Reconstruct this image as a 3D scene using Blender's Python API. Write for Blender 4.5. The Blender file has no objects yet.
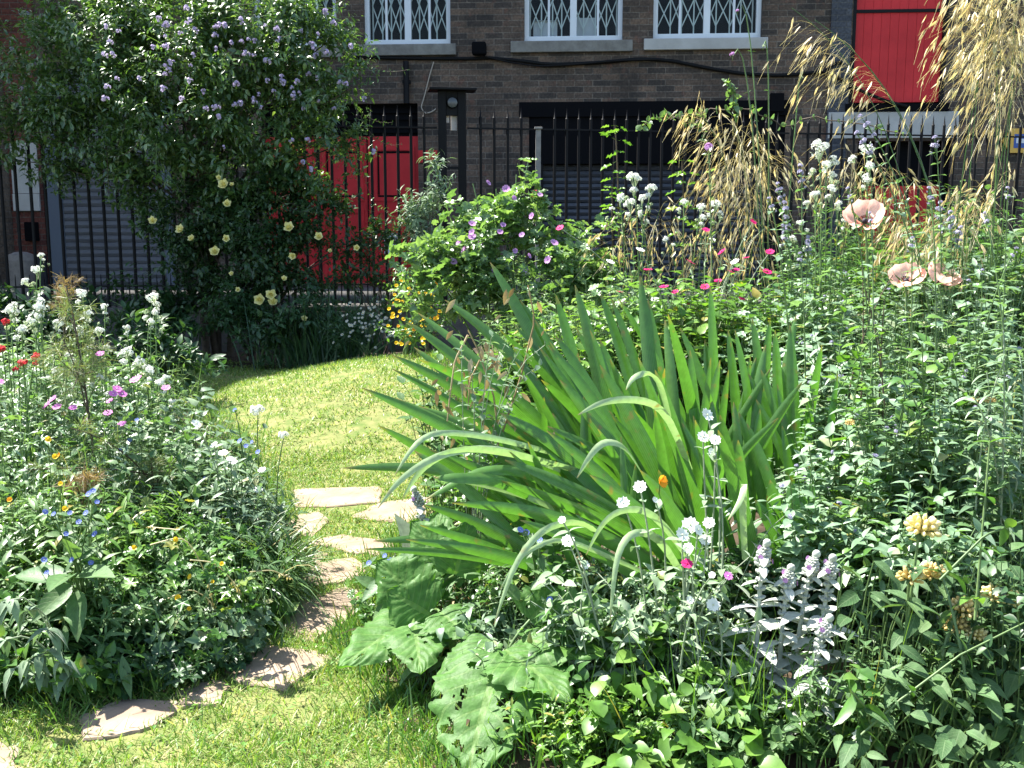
import bpy, math
import numpy as np

# ------------------------------------------------------------------ basics
sc = bpy.context.scene
COL = sc.collection
R = math.radians
F, PITCH, EYE = 1035.0, R(8.5), 1.2
CP, SP = math.cos(PITCH), math.sin(PITCH)
A = np.array

def ray(px, py):
    a = (px - 512) / F; b = (384 - py) / F
    return A([a, CP + b * SP, -SP + b * CP])

def at(px, py, Y):
    d = ray(px, py)
    return A([0, 0, EYE]) + d * (Y / d[1])

def sstep(a, b, x):
    t = np.clip((x - a) / (b - a), 0, 1)
    return t * t * (3 - 2 * t)

STREET_Z = 0.50
def slope(x, y):
    z = 0.10 * sstep(3.9, 7.0, y) + .275 * np.exp(-(np.abs((x - .05) / 1.75) ** 3.6 + np.abs((y - 6.8) / 1.45) ** 2.6))
    return z + 0.012 * np.sin(x * 2.1 + 1.0) * np.sin(y * 1.7) + 0.03 * np.sin(x * .9 - .4) * sstep(4, 6, y)

def gp(px, py):
    """pixel -> point on the sloping ground"""
    d = ray(px, py); lo, hi = 0.5, 40
    for _ in range(50):
        m = (lo + hi) / 2
        p = d * m; 
        if EYE + p[2] > slope(p[0], p[1]): lo = m
        else: hi = m
    p = d * lo
    return A([p[0], p[1], EYE + p[2]])

LEFT_BED = A([gp(*p)[:2] for p in [(-150, 705), (60, 706), (150, 690), (205, 668), (262, 622), (285, 570), (283, 525), (268, 485),
                                  (240, 447), (205, 415), (180, 392), (120, 378), (-60, 372), (-260, 372)]])
RIGHT_BED = A([gp(*p)[:2] for p in [(470, 800), (432, 740), (378, 668), (357, 640), (362, 605), (385, 565), (425, 525), (455, 490),
                                   (458, 440), (452, 390), (440, 356), (700, 350), (1300, 350), (1500, 520), (1500, 850)]])
FE0, FE1 = A([-4.56, 9.25]), A([5.2, 10.85])      # the railing line
def fence_y(x): return FE0[1] + (x - FE0[0]) * (FE1[1] - FE0[1]) / (FE1[0] - FE0[0])

def inside(poly, x, y):
    c = np.zeros(np.shape(x), bool); n = len(poly)
    for i in range(n):
        x0, y0 = poly[i]; x1, y1 = poly[(i + 1) % n]
        k = ((y0 > y) != (y1 > y)) & (x < (x1 - x0) * (y - y0) / (y1 - y0 + 1e-12) + x0)
        c ^= k
    return c

def edge_dist(poly, x, y):
    d = np.full(np.shape(x), 1e9); n = len(poly)
    for i in range(n):
        a = poly[i]; b = poly[(i + 1) % n]; ab = b - a
        t = np.clip(((x - a[0]) * ab[0] + (y - a[1]) * ab[1]) / (ab @ ab), 0, 1)
        d = np.minimum(d, np.hypot(x - a[0] - t * ab[0], y - a[1] - t * ab[1]))
    return d

def mound(x, y):
    z = 0
    for poly, h in ((LEFT_BED, .10), (RIGHT_BED, .16)):
        z = z + np.where(inside(poly, x, y), h * sstep(0, .55, edge_dist(poly, x, y)), 0)
    return z

def ground(x, y):
    x = np.asarray(x, float); y = np.asarray(y, float)
    return slope(x, y) + mound(x, y)

def nrm(v):
    v = np.asarray(v, float)
    return v / (np.linalg.norm(v, axis=-1, keepdims=True) + 1e-12)

# ------------------------------------------------------------------ mesh accumulator
class Acc:
    def __init__(s):
        s.V = []; s.U = []; s.F4 = []; s.F3 = []; s.M4 = []; s.M3 = []; s.n = 0
    def add(s, V, F4=None, F3=None, UV=None, m=0):
        V = np.asarray(V, float).reshape(-1, 3)
        if F4 is not None and len(F4):
            f = np.asarray(F4, int).reshape(-1, 4) + s.n; s.F4.append(f); s.M4.append(np.full(len(f), m))
        if F3 is not None and len(F3):
            f = np.asarray(F3, int).reshape(-1, 3) + s.n; s.F3.append(f); s.M3.append(np.full(len(f), m))
        s.V.append(V); s.U.append(np.zeros((len(V), 2)) if UV is None else np.asarray(UV, float).reshape(-1, 2))
        s.n += len(V)
    def inst(s, tpl, P, D, U, S, m=0, WX=1.0):
        V, F4, F3, UV = tpl
        P = np.atleast_2d(P); N = len(P)
        if N == 0: return
        D = nrm(np.broadcast_to(np.atleast_2d(D), (N, 3))); U = np.broadcast_to(np.atleast_2d(U), (N, 3)) + A([.013, .007, .003])
        X = nrm(np.cross(D, U)); Z = np.cross(X, D)
        S = np.broadcast_to(np.asarray(S, float), (N,))[:, None, None]; WX = np.broadcast_to(np.asarray(WX, float), (N,))[:, None, None]
        W = P[:, None] + S * (V[None, :, 0:1] * WX * X[:, None] + V[None, :, 1:2] * D[:, None] + V[None, :, 2:3] * Z[:, None])
        off = (np.arange(N) * len(V))[:, None, None]
        s.add(W, (F4[None] + off) if len(F4) else None, (F3[None] + off) if len(F3) else None, np.tile(UV, (N, 1)), m)
    def tube(s, P, r0, r1=None, k=5, m=0):
        P = np.asarray(P, float); n = len(P); r1 = r0 if r1 is None else r1
        T = nrm(np.gradient(P, axis=0)); ref = A([0, 0, 1.]) if abs(T[0][2]) < .9 else A([1., 0, 0])
        X = nrm(np.cross(T, ref)); Y = np.cross(T, X)
        r = np.linspace(r0, r1, n)[:, None, None]; a = np.arange(k) * 2 * math.pi / k
        V = P[:, None] + r * (np.cos(a)[None, :, None] * X[:, None] + np.sin(a)[None, :, None] * Y[:, None])
        i = np.arange(n - 1)[:, None] * k; j = np.arange(k)[None]; j2 = (j + 1) % k
        Fq = np.stack([i + j, i + j2, i + k + j2, i + k + j], -1).reshape(-1, 4)
        uv = np.stack(np.broadcast_arrays(np.linspace(-1, 1, k)[None, :], np.linspace(0, 1, n)[:, None]), -1)
        s.add(V, Fq, None, uv, m)
    def blades(s, P, D, L, W, droop, side, nseg=3, m=0, taper=1.0, curl=None):
        """ribbons: base P, start direction D, length L, width W, gravity droop, side = width direction"""
        N = len(P); D = nrm(D); side = nrm(side)
        t = np.linspace(0, 1, nseg + 1)[None, :, None]
        L = np.broadcast_to(L, (N,))[:, None, None]; W = np.broadcast_to(W, (N,))[:, None, None]; droop = np.broadcast_to(droop, (N,))[:, None, None]
        C = P[:, None] + L * (D[:, None] * t + A([0, 0, -1.]) * droop * t ** 2)
        if curl is not None: C = C + L * curl[:, None] * t ** 2
        w = W * .5 * (1 - taper * t ** 1.6) * (0.6 + .4 * np.minimum(1, t * 4)) + .0002
        V = np.concatenate([C - w * side[:, None], C + w * side[:, None]], 1)
        k = nseg + 1; i = np.arange(nseg)
        f = np.stack([i, i + k, i + k + 1, i + 1], -1)
        uv = np.concatenate([np.stack([np.full(k, -1.), t[0, :, 0]], -1), np.stack([np.full(k, 1.), t[0, :, 0]], -1)])
        s.add(V, f[None] + (np.arange(N) * 2 * k)[:, None, None], None, np.tile(uv, (N, 1)), m)
    def box(s, x0, x1, y0, y1, z0, z1, m=0):
        V = [(x, y, z) for z in (z0, z1) for y in (y0, y1) for x in (x0, x1)]
        s.add(V, [(0, 2, 3, 1), (4, 5, 7, 6), (0, 1, 5, 4), (2, 6, 7, 3), (0, 4, 6, 2), (1, 3, 7, 5)], None, None, m)
    def beam(s, p, q, w, d, up=(0, 1, 0), m=0):
        p = A(p, float); q = A(q, float); t = nrm(q - p); x = nrm(np.cross(t, up)) * w / 2; y = nrm(np.cross(x, t)) * d / 2
        V = [p - x - y, p + x - y, p + x + y, p - x + y, q - x - y, q + x - y, q + x + y, q - x + y]
        s.add(V, [(3, 2, 1, 0), (4, 5, 6, 7), (0, 1, 5, 4), (1, 2, 6, 5), (2, 3, 7, 6), (3, 0, 4, 7)], None, None, m)
    def mesh(s, name, mats, origin=(0, 0, 0), smooth=True):
        me = bpy.data.meshes.new(name)
        V = np.concatenate(s.V) - A(origin, float); U = np.concatenate(s.U)
        F4 = np.concatenate(s.F4) if s.F4 else np.zeros((0, 4), int); F3 = np.concatenate(s.F3) if s.F3 else np.zeros((0, 3), int)
        M = np.concatenate(s.M4 + s.M3) if (s.M4 or s.M3) else np.zeros(0, int)
        lp = np.concatenate([F4.ravel(), F3.ravel()]).astype(np.int32)
        ls = np.concatenate([np.arange(len(F4)) * 4, len(F4) * 4 + np.arange(len(F3)) * 3]).astype(np.int32)
        me.vertices.add(len(V)); me.vertices.foreach_set('co', V.ravel().astype(np.float32))
        me.loops.add(len(lp)); me.loops.foreach_set('vertex_index', lp)
        me.polygons.add(len(ls)); me.polygons.foreach_set('loop_start', ls)
        me.polygons.foreach_set('material_index', M.astype(np.int32))
        me.update(calc_edges=True)
        me.polygons.foreach_set('use_smooth', np.full(len(ls), smooth, bool))
        uv = me.uv_layers.new(name='UVMap'); uv.data.foreach_set('uv', U[lp].ravel().astype(np.float32))
        for m in mats: me.materials.append(m)
        return me
    def build(s, name, mats, parent=None, origin=None, smooth=True):
        if not isinstance(mats, (list, tuple)): mats = [mats]
        o0 = A(parent.location) if (parent is not None and origin is None) else A(origin if origin is not None else (0, 0, 0), float)
        ob = bpy.data.objects.new(name, s.mesh(name, mats, o0, smooth)); COL.objects.link(ob)
        if parent is not None: ob.parent = parent
        else: ob.location = o0
        return ob

def tag(o, label=None, cat=None, group=None, kind=None):
    for k, v in (('label', label), ('category', cat), ('group', group), ('kind', kind)):
        if v: o[k] = v
    return o

def thing(name, label, cat, loc, group=None, rz=0):
    o = bpy.data.objects.new(name, None); COL.objects.link(o); o.location = loc; o.rotation_euler = (0, 0, rz); o.empty_display_size = .1
    return tag(o, label, cat, group)

def put(me, name, parent, P, facing=(0, 0, 1), s=1.0, spin=0.0):
    """place shared mesh (its +Z looking along facing) under a thing"""
    from mathutils import Vector
    o = bpy.data.objects.new(name, me); COL.objects.link(o); o.parent = parent
    o.location = A(P, float) - A(parent.location)
    q = Vector(facing).to_track_quat('Z', 'Y')
    from mathutils import Quaternion
    o.rotation_mode = 'QUATERNION'; o.rotation_quaternion = q @ Quaternion((0, 0, 1), spin); o.scale = (s, s, s)
    return o

# ------------------------------------------------------------------ templates
def leaf(W=.5, rows=4, prof='ovate', bend=.25, fold=.12, ruf=0.0, twist=0.0):
    t = np.linspace(0, 1, rows + 1)
    w = {'ovate': np.sin(math.pi * np.clip(t, .0, 1) ** .72) ** .85, 'lance': np.sin(math.pi * t ** .82) ** 1.1,
         'strap': np.minimum(1, .7 + t * 1.2) * (1 - t ** 3.5) ** .8, 'round': np.sin(math.pi * t ** .9) ** .55,
         'heart': np.sin(math.pi * t ** .55) ** .9}[prof]
    w = np.maximum(w, .03) * W / 2
    V = []; UV = []
    for i in range(rows + 1):
        for x in (-1, 0, 1):
            z = -bend * t[i] ** 2 + fold * abs(x) * w[i] * 2 + ruf * math.sin(t[i] * 17 + x) * abs(x) * W
            V.append((x * w[i], t[i] - .1 * bend * t[i] ** 2, z)); UV.append((x, t[i]))
    F4 = []
    for i in range(rows):
        for j in range(2):
            a = i * 3 + j; F4.append((a, a + 1, a + 4, a + 3))
    return A(V), A(F4), np.zeros((0, 3), int), A(UV)

def lobed(n=5, depth=.35, seg=4, cup=.15, gap=.35, seed=0):
    """round lobed leaf, petiole joins at the origin, blade along +Y"""
    rg = np.random.default_rng(seed); N = n * seg + 1
    a = np.linspace(-math.pi + gap, math.pi - gap, N)
    ph = (a + math.pi - gap) / (2 * math.pi - 2 * gap) * n
    r = .5 * (1 - depth * np.abs(np.cos(math.pi * ph)) ** 1.5) * (.85 + .15 * np.cos(a)) + rg.normal(0, .012, N)
    V = [(0, .42, -.02)]; UV = [(0, .42)]
    for k, zz in ((.55, .02), (1., 0)):
        for i in range(N):
            x = math.sin(a[i]) * r[i] * k; y = .42 + math.cos(a[i]) * r[i] * k
            V.append((x, y, cup * (k ** 2) * .5 * (.5 + .5 * math.cos(ph[i] * 2 * math.pi)) - .12 * (y - .3) ** 2)); UV.append((x * 2, y))
    F3 = [(0, 1 + i + 1, 1 + i) for i in range(N - 1)]
    F4 = [(1 + i, 1 + i + 1, 1 + N + i + 1, 1 + N + i) for i in range(N - 1)]
    return A(V), A(F4), A(F3), A(UV)

def flower(n=5, W=.62, cup=.25, L=.5, rows=2, notch=False, droop=.0):
    V = []; F4 = []; UV = []; k = 0
    for i in range(n):
        a = 2 * math.pi * i / n; c, s_ = math.cos(a), math.sin(a)
        for r in range(rows + 1):
            t = r / rows; w = L * W * (.25 + .75 * math.sin(math.pi * min(t * .62 + .0, 1)))
            if r == rows: w *= .75
            for x in (-1, 0, 1):
                X = x * w; Y = L * (.08 + .92 * t) * (1 if x else (.86 if (notch and r == rows) else 1.04)); Z = L * (cup * t + .10 * abs(x) - droop * t * t)
                V.append((X * c - Y * s_, X * s_ + Y * c, Z)); UV.append((x, t))
        for r in range(rows):
            for j in range(2):
                q = k + r * 3 + j; F4.append((q, q + 1, q + 4, q + 3))
        k += 3 * (rows + 1)
    return A(V), A(F4), np.zeros((0, 3), int), A(UV)

def ball(k=7, rings=5, ax=1.0, ay=1.0, az=1.0):
    """ellipsoid from y=0 to y=ay"""
    V = []; UV = []
    for i in range(rings + 1):
        t = math.pi * i / rings
        for j in range(k):
            p = 2 * math.pi * j / k
            V.append((ax * .5 * math.sin(t) * math.cos(p), ay * .5 * (1 - math.cos(t)), az * .5 * math.sin(t) * math.sin(p))); UV.append((j / k, i / rings))
    F4 = [(i * k + j, i * k + (j + 1) % k, (i + 1) * k + (j + 1) % k, (i + 1) * k + j) for i in range(rings) for j in range(k)]
    return A(V), A(F4), np.zeros((0, 3), int), A(UV)

T_OV = leaf(.52, 4, 'ovate', .25, .12)
T_OV2 = leaf(.62, 4, 'ovate', .12, .2)
T_LA = leaf(.30, 4, 'lance', .3, .15)
T_LA2 = leaf(.22, 4, 'lance', .45, .1)
T_RD = leaf(.8, 5, 'round', .25, .12)
T_SM = leaf(.5, 2, 'ovate', .2, .12)
T_SML = leaf(.32, 2, 'lance', .25, .12)
T_HT = leaf(.72, 5, 'heart', .3, .14)
T_LOB = [lobed(5, .42, 4, .16, .35, 1), lobed(5, .35, 4, .25, .5, 2), lobed(7, .28, 3, .2, .4, 3)]
T_BALL = ball()
T_SBALL = ball(5, 3)

# ------------------------------------------------------------------ materials
def newmat(name):
    m = bpy.data.materials.new(name); m.use_nodes = True; nt = m.node_tree; nt.nodes.clear()
    return m, nt, (lambda t, **k: _nd(nt, t, **k))
def _nd(nt, t, **k):
    n = nt.nodes.new(t)
    for a, v in k.items(): setattr(n, a, v)
    return n
def c4(c): return (c[0], c[1], c[2], 1)

def leafmat(name, stops, rough=.42, tr=.35, spec=.5, vein=None, tint=(1.25, 1.3, .55), bump=.0, tip=None, sheen=0.0, blotch=None):
    """stops: [(pos, colour)] picked per leaf at random; tr = share of light that passes through"""
    m, nt, N = newmat(name); L = nt.links.new
    out = N('ShaderNodeOutputMaterial'); pb = N('ShaderNodeBsdfPrincipled'); tl = N('ShaderNodeBsdfTranslucent'); mx = N('ShaderNodeMixShader')
    geo = N('ShaderNodeNewGeometry'); rp = N('ShaderNodeValToRGB'); L(geo.outputs['Random Per Island'], rp.inputs[0])
    e = rp.color_ramp.elements
    while len(e) < len(stops): e.new(.5)
    for i, (p, c) in enumerate(stops): e[i].position = p; e[i].color = c4(c)
    col = rp.outputs[0]
    # slight mottling inside each leaf
    no = N('ShaderNodeTexNoise'); no.inputs['Scale'].default_value = 60; no.inputs['Detail'].default_value = 2
    tc = N('ShaderNodeTexCoord'); L(tc.outputs['Object'], no.inputs['Vector'])
    mr = N('ShaderNodeMapRange'); mr.inputs[1].default_value = .3; mr.inputs[2].default_value = .7; mr.inputs[3].default_value = .82; mr.inputs[4].default_value = 1.18
    L(no.outputs[0], mr.inputs[0])
    hs = N('ShaderNodeHueSaturation'); L(col, hs.inputs['Color']); L(mr.outputs[0], hs.inputs['Value']); col = hs.outputs[0]
    uv = N('ShaderNodeUVMap'); sx = N('ShaderNodeSeparateXYZ'); L(uv.outputs[0], sx.inputs[0])
    hgt = None
    if vein:
        kind, cv, amt = vein
        def M(op, a, b=None):
            n = N('ShaderNodeMath', operation=op)
            for i, v in enumerate((a, b)):
                if v is None: continue
                if isinstance(v, (int, float)): n.inputs[i].default_value = v
                else: L(v, n.inputs[i])
            return n.outputs[0]
        ax = M('ABSOLUTE', sx.outputs[0])
        if kind == 'net':
            mid = M('LESS_THAN', ax, .07)
            fr = M('FRACT', M('SUBTRACT', M('MULTIPLY', sx.outputs[1], 8.0), M('MULTIPLY', ax, 2.2)))
            sd = M('LESS_THAN', M('ABSOLUTE', M('SUBTRACT', fr, .5)), .07)
            msk = M('MAXIMUM', mid, M('MULTIPLY', sd, .7))
        else:
            msk = M('MULTIPLY', M('ADD', M('SINE', M('MULTIPLY', sx.outputs[0], 26.0)), 1.0), .5)
        mc = N('ShaderNodeMix', data_type='RGBA'); L(M('MULTIPLY', msk, amt), mc.inputs[0]); L(col, mc.inputs[6]); mc.inputs[7].default_value = c4(cv); col = mc.outputs[2]
        hgt = msk
    if blotch:
        n3 = N('ShaderNodeTexNoise'); n3.inputs['Scale'].default_value = 22; n3.inputs['Detail'].default_value = 4; L(tc.outputs['Object'], n3.inputs['Vector'])
        m3 = N('ShaderNodeMapRange'); m3.inputs[1].default_value = .64; m3.inputs[2].default_value = .74; L(n3.outputs[0], m3.inputs[0])
        mc = N('ShaderNodeMix', data_type='RGBA'); L(m3.outputs[0], mc.inputs[0]); L(col, mc.inputs[6]); mc.inputs[7].default_value = c4(blotch); col = mc.outputs[2]
    if tip:
        mr2 = N('ShaderNodeMapRange'); mr2.inputs[1].default_value = .93; mr2.inputs[2].default_value = 1.0; L(sx.outputs[1], mr2.inputs[0])
        mc = N('ShaderNodeMix', data_type='RGBA'); L(mr2.outputs[0], mc.inputs[0]); L(col, mc.inputs[6]); mc.inputs[7].default_value = c4(tip); col = mc.outputs[2]
    if bump:
        bp = N('ShaderNodeBump'); bp.inputs['Strength'].default_value = bump; bp.inputs['Distance'].default_value = .002
        n2 = N('ShaderNodeTexNoise'); n2.inputs['Scale'].default_value = 90; L(tc.outputs['Object'], n2.inputs['Vector'])
        if hgt is not None:
            ad = N('ShaderNodeMath', operation='SUBTRACT'); L(n2.outputs[0], ad.inputs[0]); L(hgt, ad.inputs[1]); L(ad.outputs[0], bp.inputs['Height'])
        else: L(n2.outputs[0], bp.inputs['Height'])
        L(bp.outputs[0], pb.inputs['Normal'])
    L(col, pb.inputs['Base Color']); pb.inputs['Roughness'].default_value = rough; pb.inputs['Specular IOR Level'].default_value = spec
    if sheen: pb.inputs['Sheen Weight'].default_value = sheen
    tm = N('ShaderNodeMix', data_type='RGBA', blend_type='MULTIPLY'); tm.inputs[0].default_value = 1; L(col, tm.inputs[6]); tm.inputs[7].default_value = c4(tint)
    L(tm.outputs[2], tl.inputs['Color']); mx.inputs[0].default_value = tr
    L(pb.outputs[0], mx.inputs[1]); L(tl.outputs[0], mx.inputs[2]); L(mx.outputs[0], out.inputs[0])
    return m

def solid(name, c, rough=.6, spec=.5, metal=0, noise=None, nscale=8, c2=None, bump=0, coords='Object'):
    m, nt, N = newmat(name); L = nt.links.new
    out = N('ShaderNodeOutputMaterial'); pb = N('ShaderNodeBsdfPrincipled'); L(pb.outputs[0], out.inputs[0])
    pb.inputs['Roughness'].default_value = rough; pb.inputs['Specular IOR Level'].default_value = spec; pb.inputs['Metallic'].default_value = metal
    pb.inputs['Base Color'].default_value = c4(c)
    if c2 is not None or bump:
        tc = N('ShaderNodeTexCoord'); no = N('ShaderNodeTexNoise'); no.inputs['Scale'].default_value = nscale; no.inputs['Detail'].default_value = 6; no.inputs['Roughness'].default_value = .65
        L(tc.outputs[coords], no.inputs['Vector'])
        if c2 is not None:
            rp = N('ShaderNodeValToRGB'); rp.color_ramp.elements[0].position = .35; rp.color_ramp.elements[1].position = .68
            rp.color_ramp.elements[0].color = c4(c); rp.color_ramp.elements[1].color = c4(c2); L(no.outputs[0], rp.inputs[0]); L(rp.outputs[0], pb.inputs['Base Color'])
        if bump:
            bp = N('ShaderNodeBump'); bp.inputs['Strength'].default_value = bump; bp.inputs['Distance'].default_value = .01; L(no.outputs[0], bp.inputs['Height']); L(bp.outputs[0], pb.inputs['Normal'])
    return m

def brickmat(name, ca, cb, mortar, soot=.5, bw=.218, rh=.071, cred=None):
    m, nt, N = newmat(name); L = nt.links.new
    out = N('ShaderNodeOutputMaterial'); pb = N('ShaderNodeBsdfPrincipled'); L(pb.outputs[0], out.inputs[0])
    tc = N('ShaderNodeTexCoord'); sx = N('ShaderNodeSeparateXYZ'); L(tc.outputs['Object'], sx.inputs[0])
    ad = N('ShaderNodeMath', operation='ADD'); L(sx.outputs[0], ad.inputs[0]); L(sx.outputs[1], ad.inputs[1])
    cx = N('ShaderNodeCombineXYZ'); L(ad.outputs[0], cx.inputs[0]); L(sx.outputs[2], cx.inputs[1])
    br = N('ShaderNodeTexBrick'); br.offset = .5; L(cx.outputs[0], br.inputs['Vector'])
    for k, v in (('Scale', 1), ('Mortar Size', .006), ('Mortar Smooth', .3), ('Bias', -.1), ('Brick Width', bw), ('Row Height', rh)): br.inputs[k].default_value = v
    br.inputs['Color1'].default_value = c4(ca); br.inputs['Color2'].default_value = c4(cb); br.inputs['Mortar'].default_value = c4(mortar)
    n1 = N('ShaderNodeTexNoise'); n1.inputs['Scale'].default_value = 1.3; n1.inputs['Detail'].default_value = 7; n1.inputs['Roughness'].default_value = .7; L(tc.outputs['Object'], n1.inputs['Vector'])
    mr = N('ShaderNodeMapRange'); mr.inputs[1].default_value = .35; mr.inputs[2].default_value = .7; mr.inputs[3].default_value = soot; mr.inputs[4].default_value = 1.35; L(n1.outputs[0], mr.inputs[0])
    mm = N('ShaderNodeMix', data_type='RGBA', blend_type='MULTIPLY'); mm.inputs[0].default_value = 1; L(br.outputs[0], mm.inputs[6]); L(mr.outputs[0], mm.inputs[7]); col = mm.outputs[2]
    # individual odd bricks
    n2 = N('ShaderNodeTexNoise'); n2.inputs['Scale'].default_value = 7; n2.inputs['Detail'].default_value = 3; L(tc.outputs['Object'], n2.inputs['Vector'])
    if cred:
        m2 = N('ShaderNodeMapRange'); m2.inputs[1].default_value = .6; m2.inputs[2].default_value = .68; m2.inputs[4].default_value = .55; L(n2.outputs[0], m2.inputs[0])
        mk = N('ShaderNodeMix', data_type='RGBA'); L(m2.outputs[0], mk.inputs[0]); L(col, mk.inputs[6]); mk.inputs[7].default_value = c4(cred); col = mk.outputs[2]
    n4 = N('ShaderNodeTexNoise'); n4.inputs['Scale'].default_value = 38; n4.inputs['Detail'].default_value = 5; L(tc.outputs['Object'], n4.inputs['Vector']); m4 = N('ShaderNodeMapRange'); m4.inputs[1].default_value = .3; m4.inputs[2].default_value = .7; m4.inputs[3].default_value = .55; m4.inputs[4].default_value = 1.4; L(n4.outputs[0], m4.inputs[0])
    mq = N('ShaderNodeMix', data_type='RGBA', blend_type='MULTIPLY'); mq.inputs[0].default_value = 1; L(col, mq.inputs[6]); L(m4.outputs[0], mq.inputs[7]); col = mq.outputs[2]
    L(col, pb.inputs['Base Color']); pb.inputs['Roughness'].default_value = .85
    bp = N('ShaderNodeBump'); bp.inputs['Strength'].default_value = .6; bp.inputs['Distance'].default_value = .01
    iv = N('ShaderNodeMath', operation='MULTIPLY_ADD'); iv.inputs[1].default_value = -1; L(br.outputs['Fac'], iv.inputs[0]); L(n2.outputs[0], iv.inputs[2]); L(iv.outputs[0], bp.inputs['Height']); L(bp.outputs[0], pb.inputs['Normal'])
    return m

M = {}
M['shrub'] = leafmat('shrub_leaf', [(0, (.046, .10, .03)), (.5, (.07, .14, .045)), (.85, (.10, .19, .045)), (1, (.18, .26, .09))], .36, .38, 1.0)
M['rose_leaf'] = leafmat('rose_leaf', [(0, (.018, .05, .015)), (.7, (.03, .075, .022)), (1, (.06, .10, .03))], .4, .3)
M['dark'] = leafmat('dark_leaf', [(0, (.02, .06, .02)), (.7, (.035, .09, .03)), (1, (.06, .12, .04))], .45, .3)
M['mid'] = leafmat('mid_leaf', [(0, (.05, .13, .03)), (.5, (.08, .18, .04)), (.9, (.13, .24, .05)), (1, (.24, .22, .06))], .36, .40)
M['lime'] = leafmat('lime_leaf', [(0, (.07, .17, .025)), (.6, (.11, .23, .035)), (.92, (.16, .28, .05)), (1, (.30, .24, .06))], .42, .42)
M['mallow'] = leafmat('mallow_leaf', [(0, (.085, .17, .055)), (.6, (.135, .235, .085)), (1, (.20, .30, .13))], .34, .40, .8)
M['greygreen'] = leafmat('grey_green_leaf', [(0, (.09, .16, .085)), (.5, (.13, .21, .115)), (.92, (.19, .28, .155)), (1, (.28, .27, .13))], .40, .33, .5, tint=(1.1, 1.25, .6), sheen=.1)
M['catmint'] = leafmat('catmint_leaf', [(0, (.115, .205, .105)), (.5, (.175, .28, .165)), (.94, (.24, .34, .22)), (1, (.28, .28, .14))], .38, .34, .55, tint=(1.1, 1.3, .5), sheen=.1)
M['wool'] = leafmat('woolly_leaf', [(0, (.33, .36, .31)), (.5, (.42, .45, .39)), (1, (.52, .54, .48))], .85, .18, .15, tint=(1, 1.1, .8), bump=.5, sheen=.6)
M['campleaf'] = leafmat('campion_leaf', [(0, (.14, .22, .11)), (.6, (.20, .29, .16)), (1, (.28, .36, .22))], .7, .25, .25, tint=(1, 1.2, .6), sheen=.4)
M['sage'] = leafmat('sage_leaf', [(0, (.11, .18, .10)), (1, (.20, .28, .165))], .7, .22, .3, tint=(1, 1.2, .6), bump=.3, sheen=.3)
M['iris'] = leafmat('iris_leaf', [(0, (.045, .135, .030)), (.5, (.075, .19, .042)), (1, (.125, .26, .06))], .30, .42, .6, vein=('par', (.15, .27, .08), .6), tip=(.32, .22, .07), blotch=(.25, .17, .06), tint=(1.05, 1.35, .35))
M['irislit'] = leafmat('iris_leaf_lit', [(0, (.24, .36, .15)), (1, (.40, .50, .27))], .32, .26, .9, vein=('par', (.36, .46, .24), .5), tip=(.34, .25, .1), blotch=(.30, .22, .08), tint=(.9, 1.15, .6))  # iris colour with the sunlit look of the bent leaves put in
M['burdock'] = leafmat('burdock_leaf', [(0, (.06, .15, .03)), (1, (.09, .20, .045))], .55, .40, .28, vein=('net', (.17, .28, .08), .6), bump=.9, tint=(1.2, 1.35, .35))
M['phlomleaf'] = leafmat('phlomis_leaf', [(0, (.05, .11, .04)), (.7, (.08, .15, .06)), (1, (.11, .19, .07))], .6, .3, .25, vein=('net', (.18, .26, .13), .5), bump=.5)
M['alkleaf'] = leafmat('alkanet_leaf', [(0, (.06, .14, .045)), (1, (.11, .2, .07))], .5, .35, .4, vein=('net', (.16, .24, .1), .5), bump=.5)
M['stem'] = leafmat('stem_green', [(0, (.07, .14, .04)), (1, (.13, .2, .07))], .5, .1)
M['stempale'] = leafmat('stem_pale', [(0, (.22, .28, .18)), (1, (.30, .35, .24))], .6, .1)
M['stemdark'] = solid('stem_brown', (.05, .035, .02), .7, c2=(.09, .06, .035), nscale=30)
M['bark'] = solid('bark', (.045, .033, .024), .9, c2=(.09, .07, .05), nscale=25, bump=.6)
M['dead'] = leafmat('dried_leaf', [(0, (.20, .14, .07)), (.5, (.34, .26, .14)), (1, (.46, .38, .24))], .7, .25, .2, tint=(1.1, 1, .7))
M['straw'] = leafmat('straw', [(0, (.40, .37, .20)), (.5, (.54, .49, .29)), (1, (.66, .61, .40))], .5, .3, .4, tint=(1.1, 1.0, .6))
M['awn'] = leafmat('oat_spikelet', [(0, (.34, .26, .15)), (.3, (.54, .46, .27)), (.8, (.70, .62, .42)), (1, (.46, .48, .26))], .35, .45, .6, tint=(1.1, 1.0, .6))
M['tuss'] = leafmat('tussock_blade', [(0, (.05, .12, .03)), (.7, (.09, .17, .045)), (.93, (.13, .2, .06)), (1, (.4, .34, .15))], .35, .3, .6)
M['oatleaf'] = leafmat('oat_grass_blade', [(0, (.16, .23, .07)), (.45, (.32, .34, .14)), (1, (.56, .50, .26))], .45, .35, .5)
M['fennel'] = leafmat('fennel_thread', [(0, (.13, .19, .07)), (.7, (.20, .25, .12)), (1, (.24, .20, .11))], .5, .35)
M['bronze'] = leafmat('bronze_thread', [(0, (.20, .14, .08)), (1, (.32, .22, .12))], .5, .35)
M['grass'] = leafmat('lawn_blade', [(0, (.095, .195, .035)), (.45, (.155, .27, .05)), (.78, (.225, .33, .075)), (.91, (.35, .345, .15)), (1, (.48, .44, .24))], .42, .38, .4, tint=(1.15, 1.2, .45))
def petal(name, a, b, tr=.35): return leafmat(name, [(0, a), (1, b)], .6, tr, .2, tint=(1, 1, 1))
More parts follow.
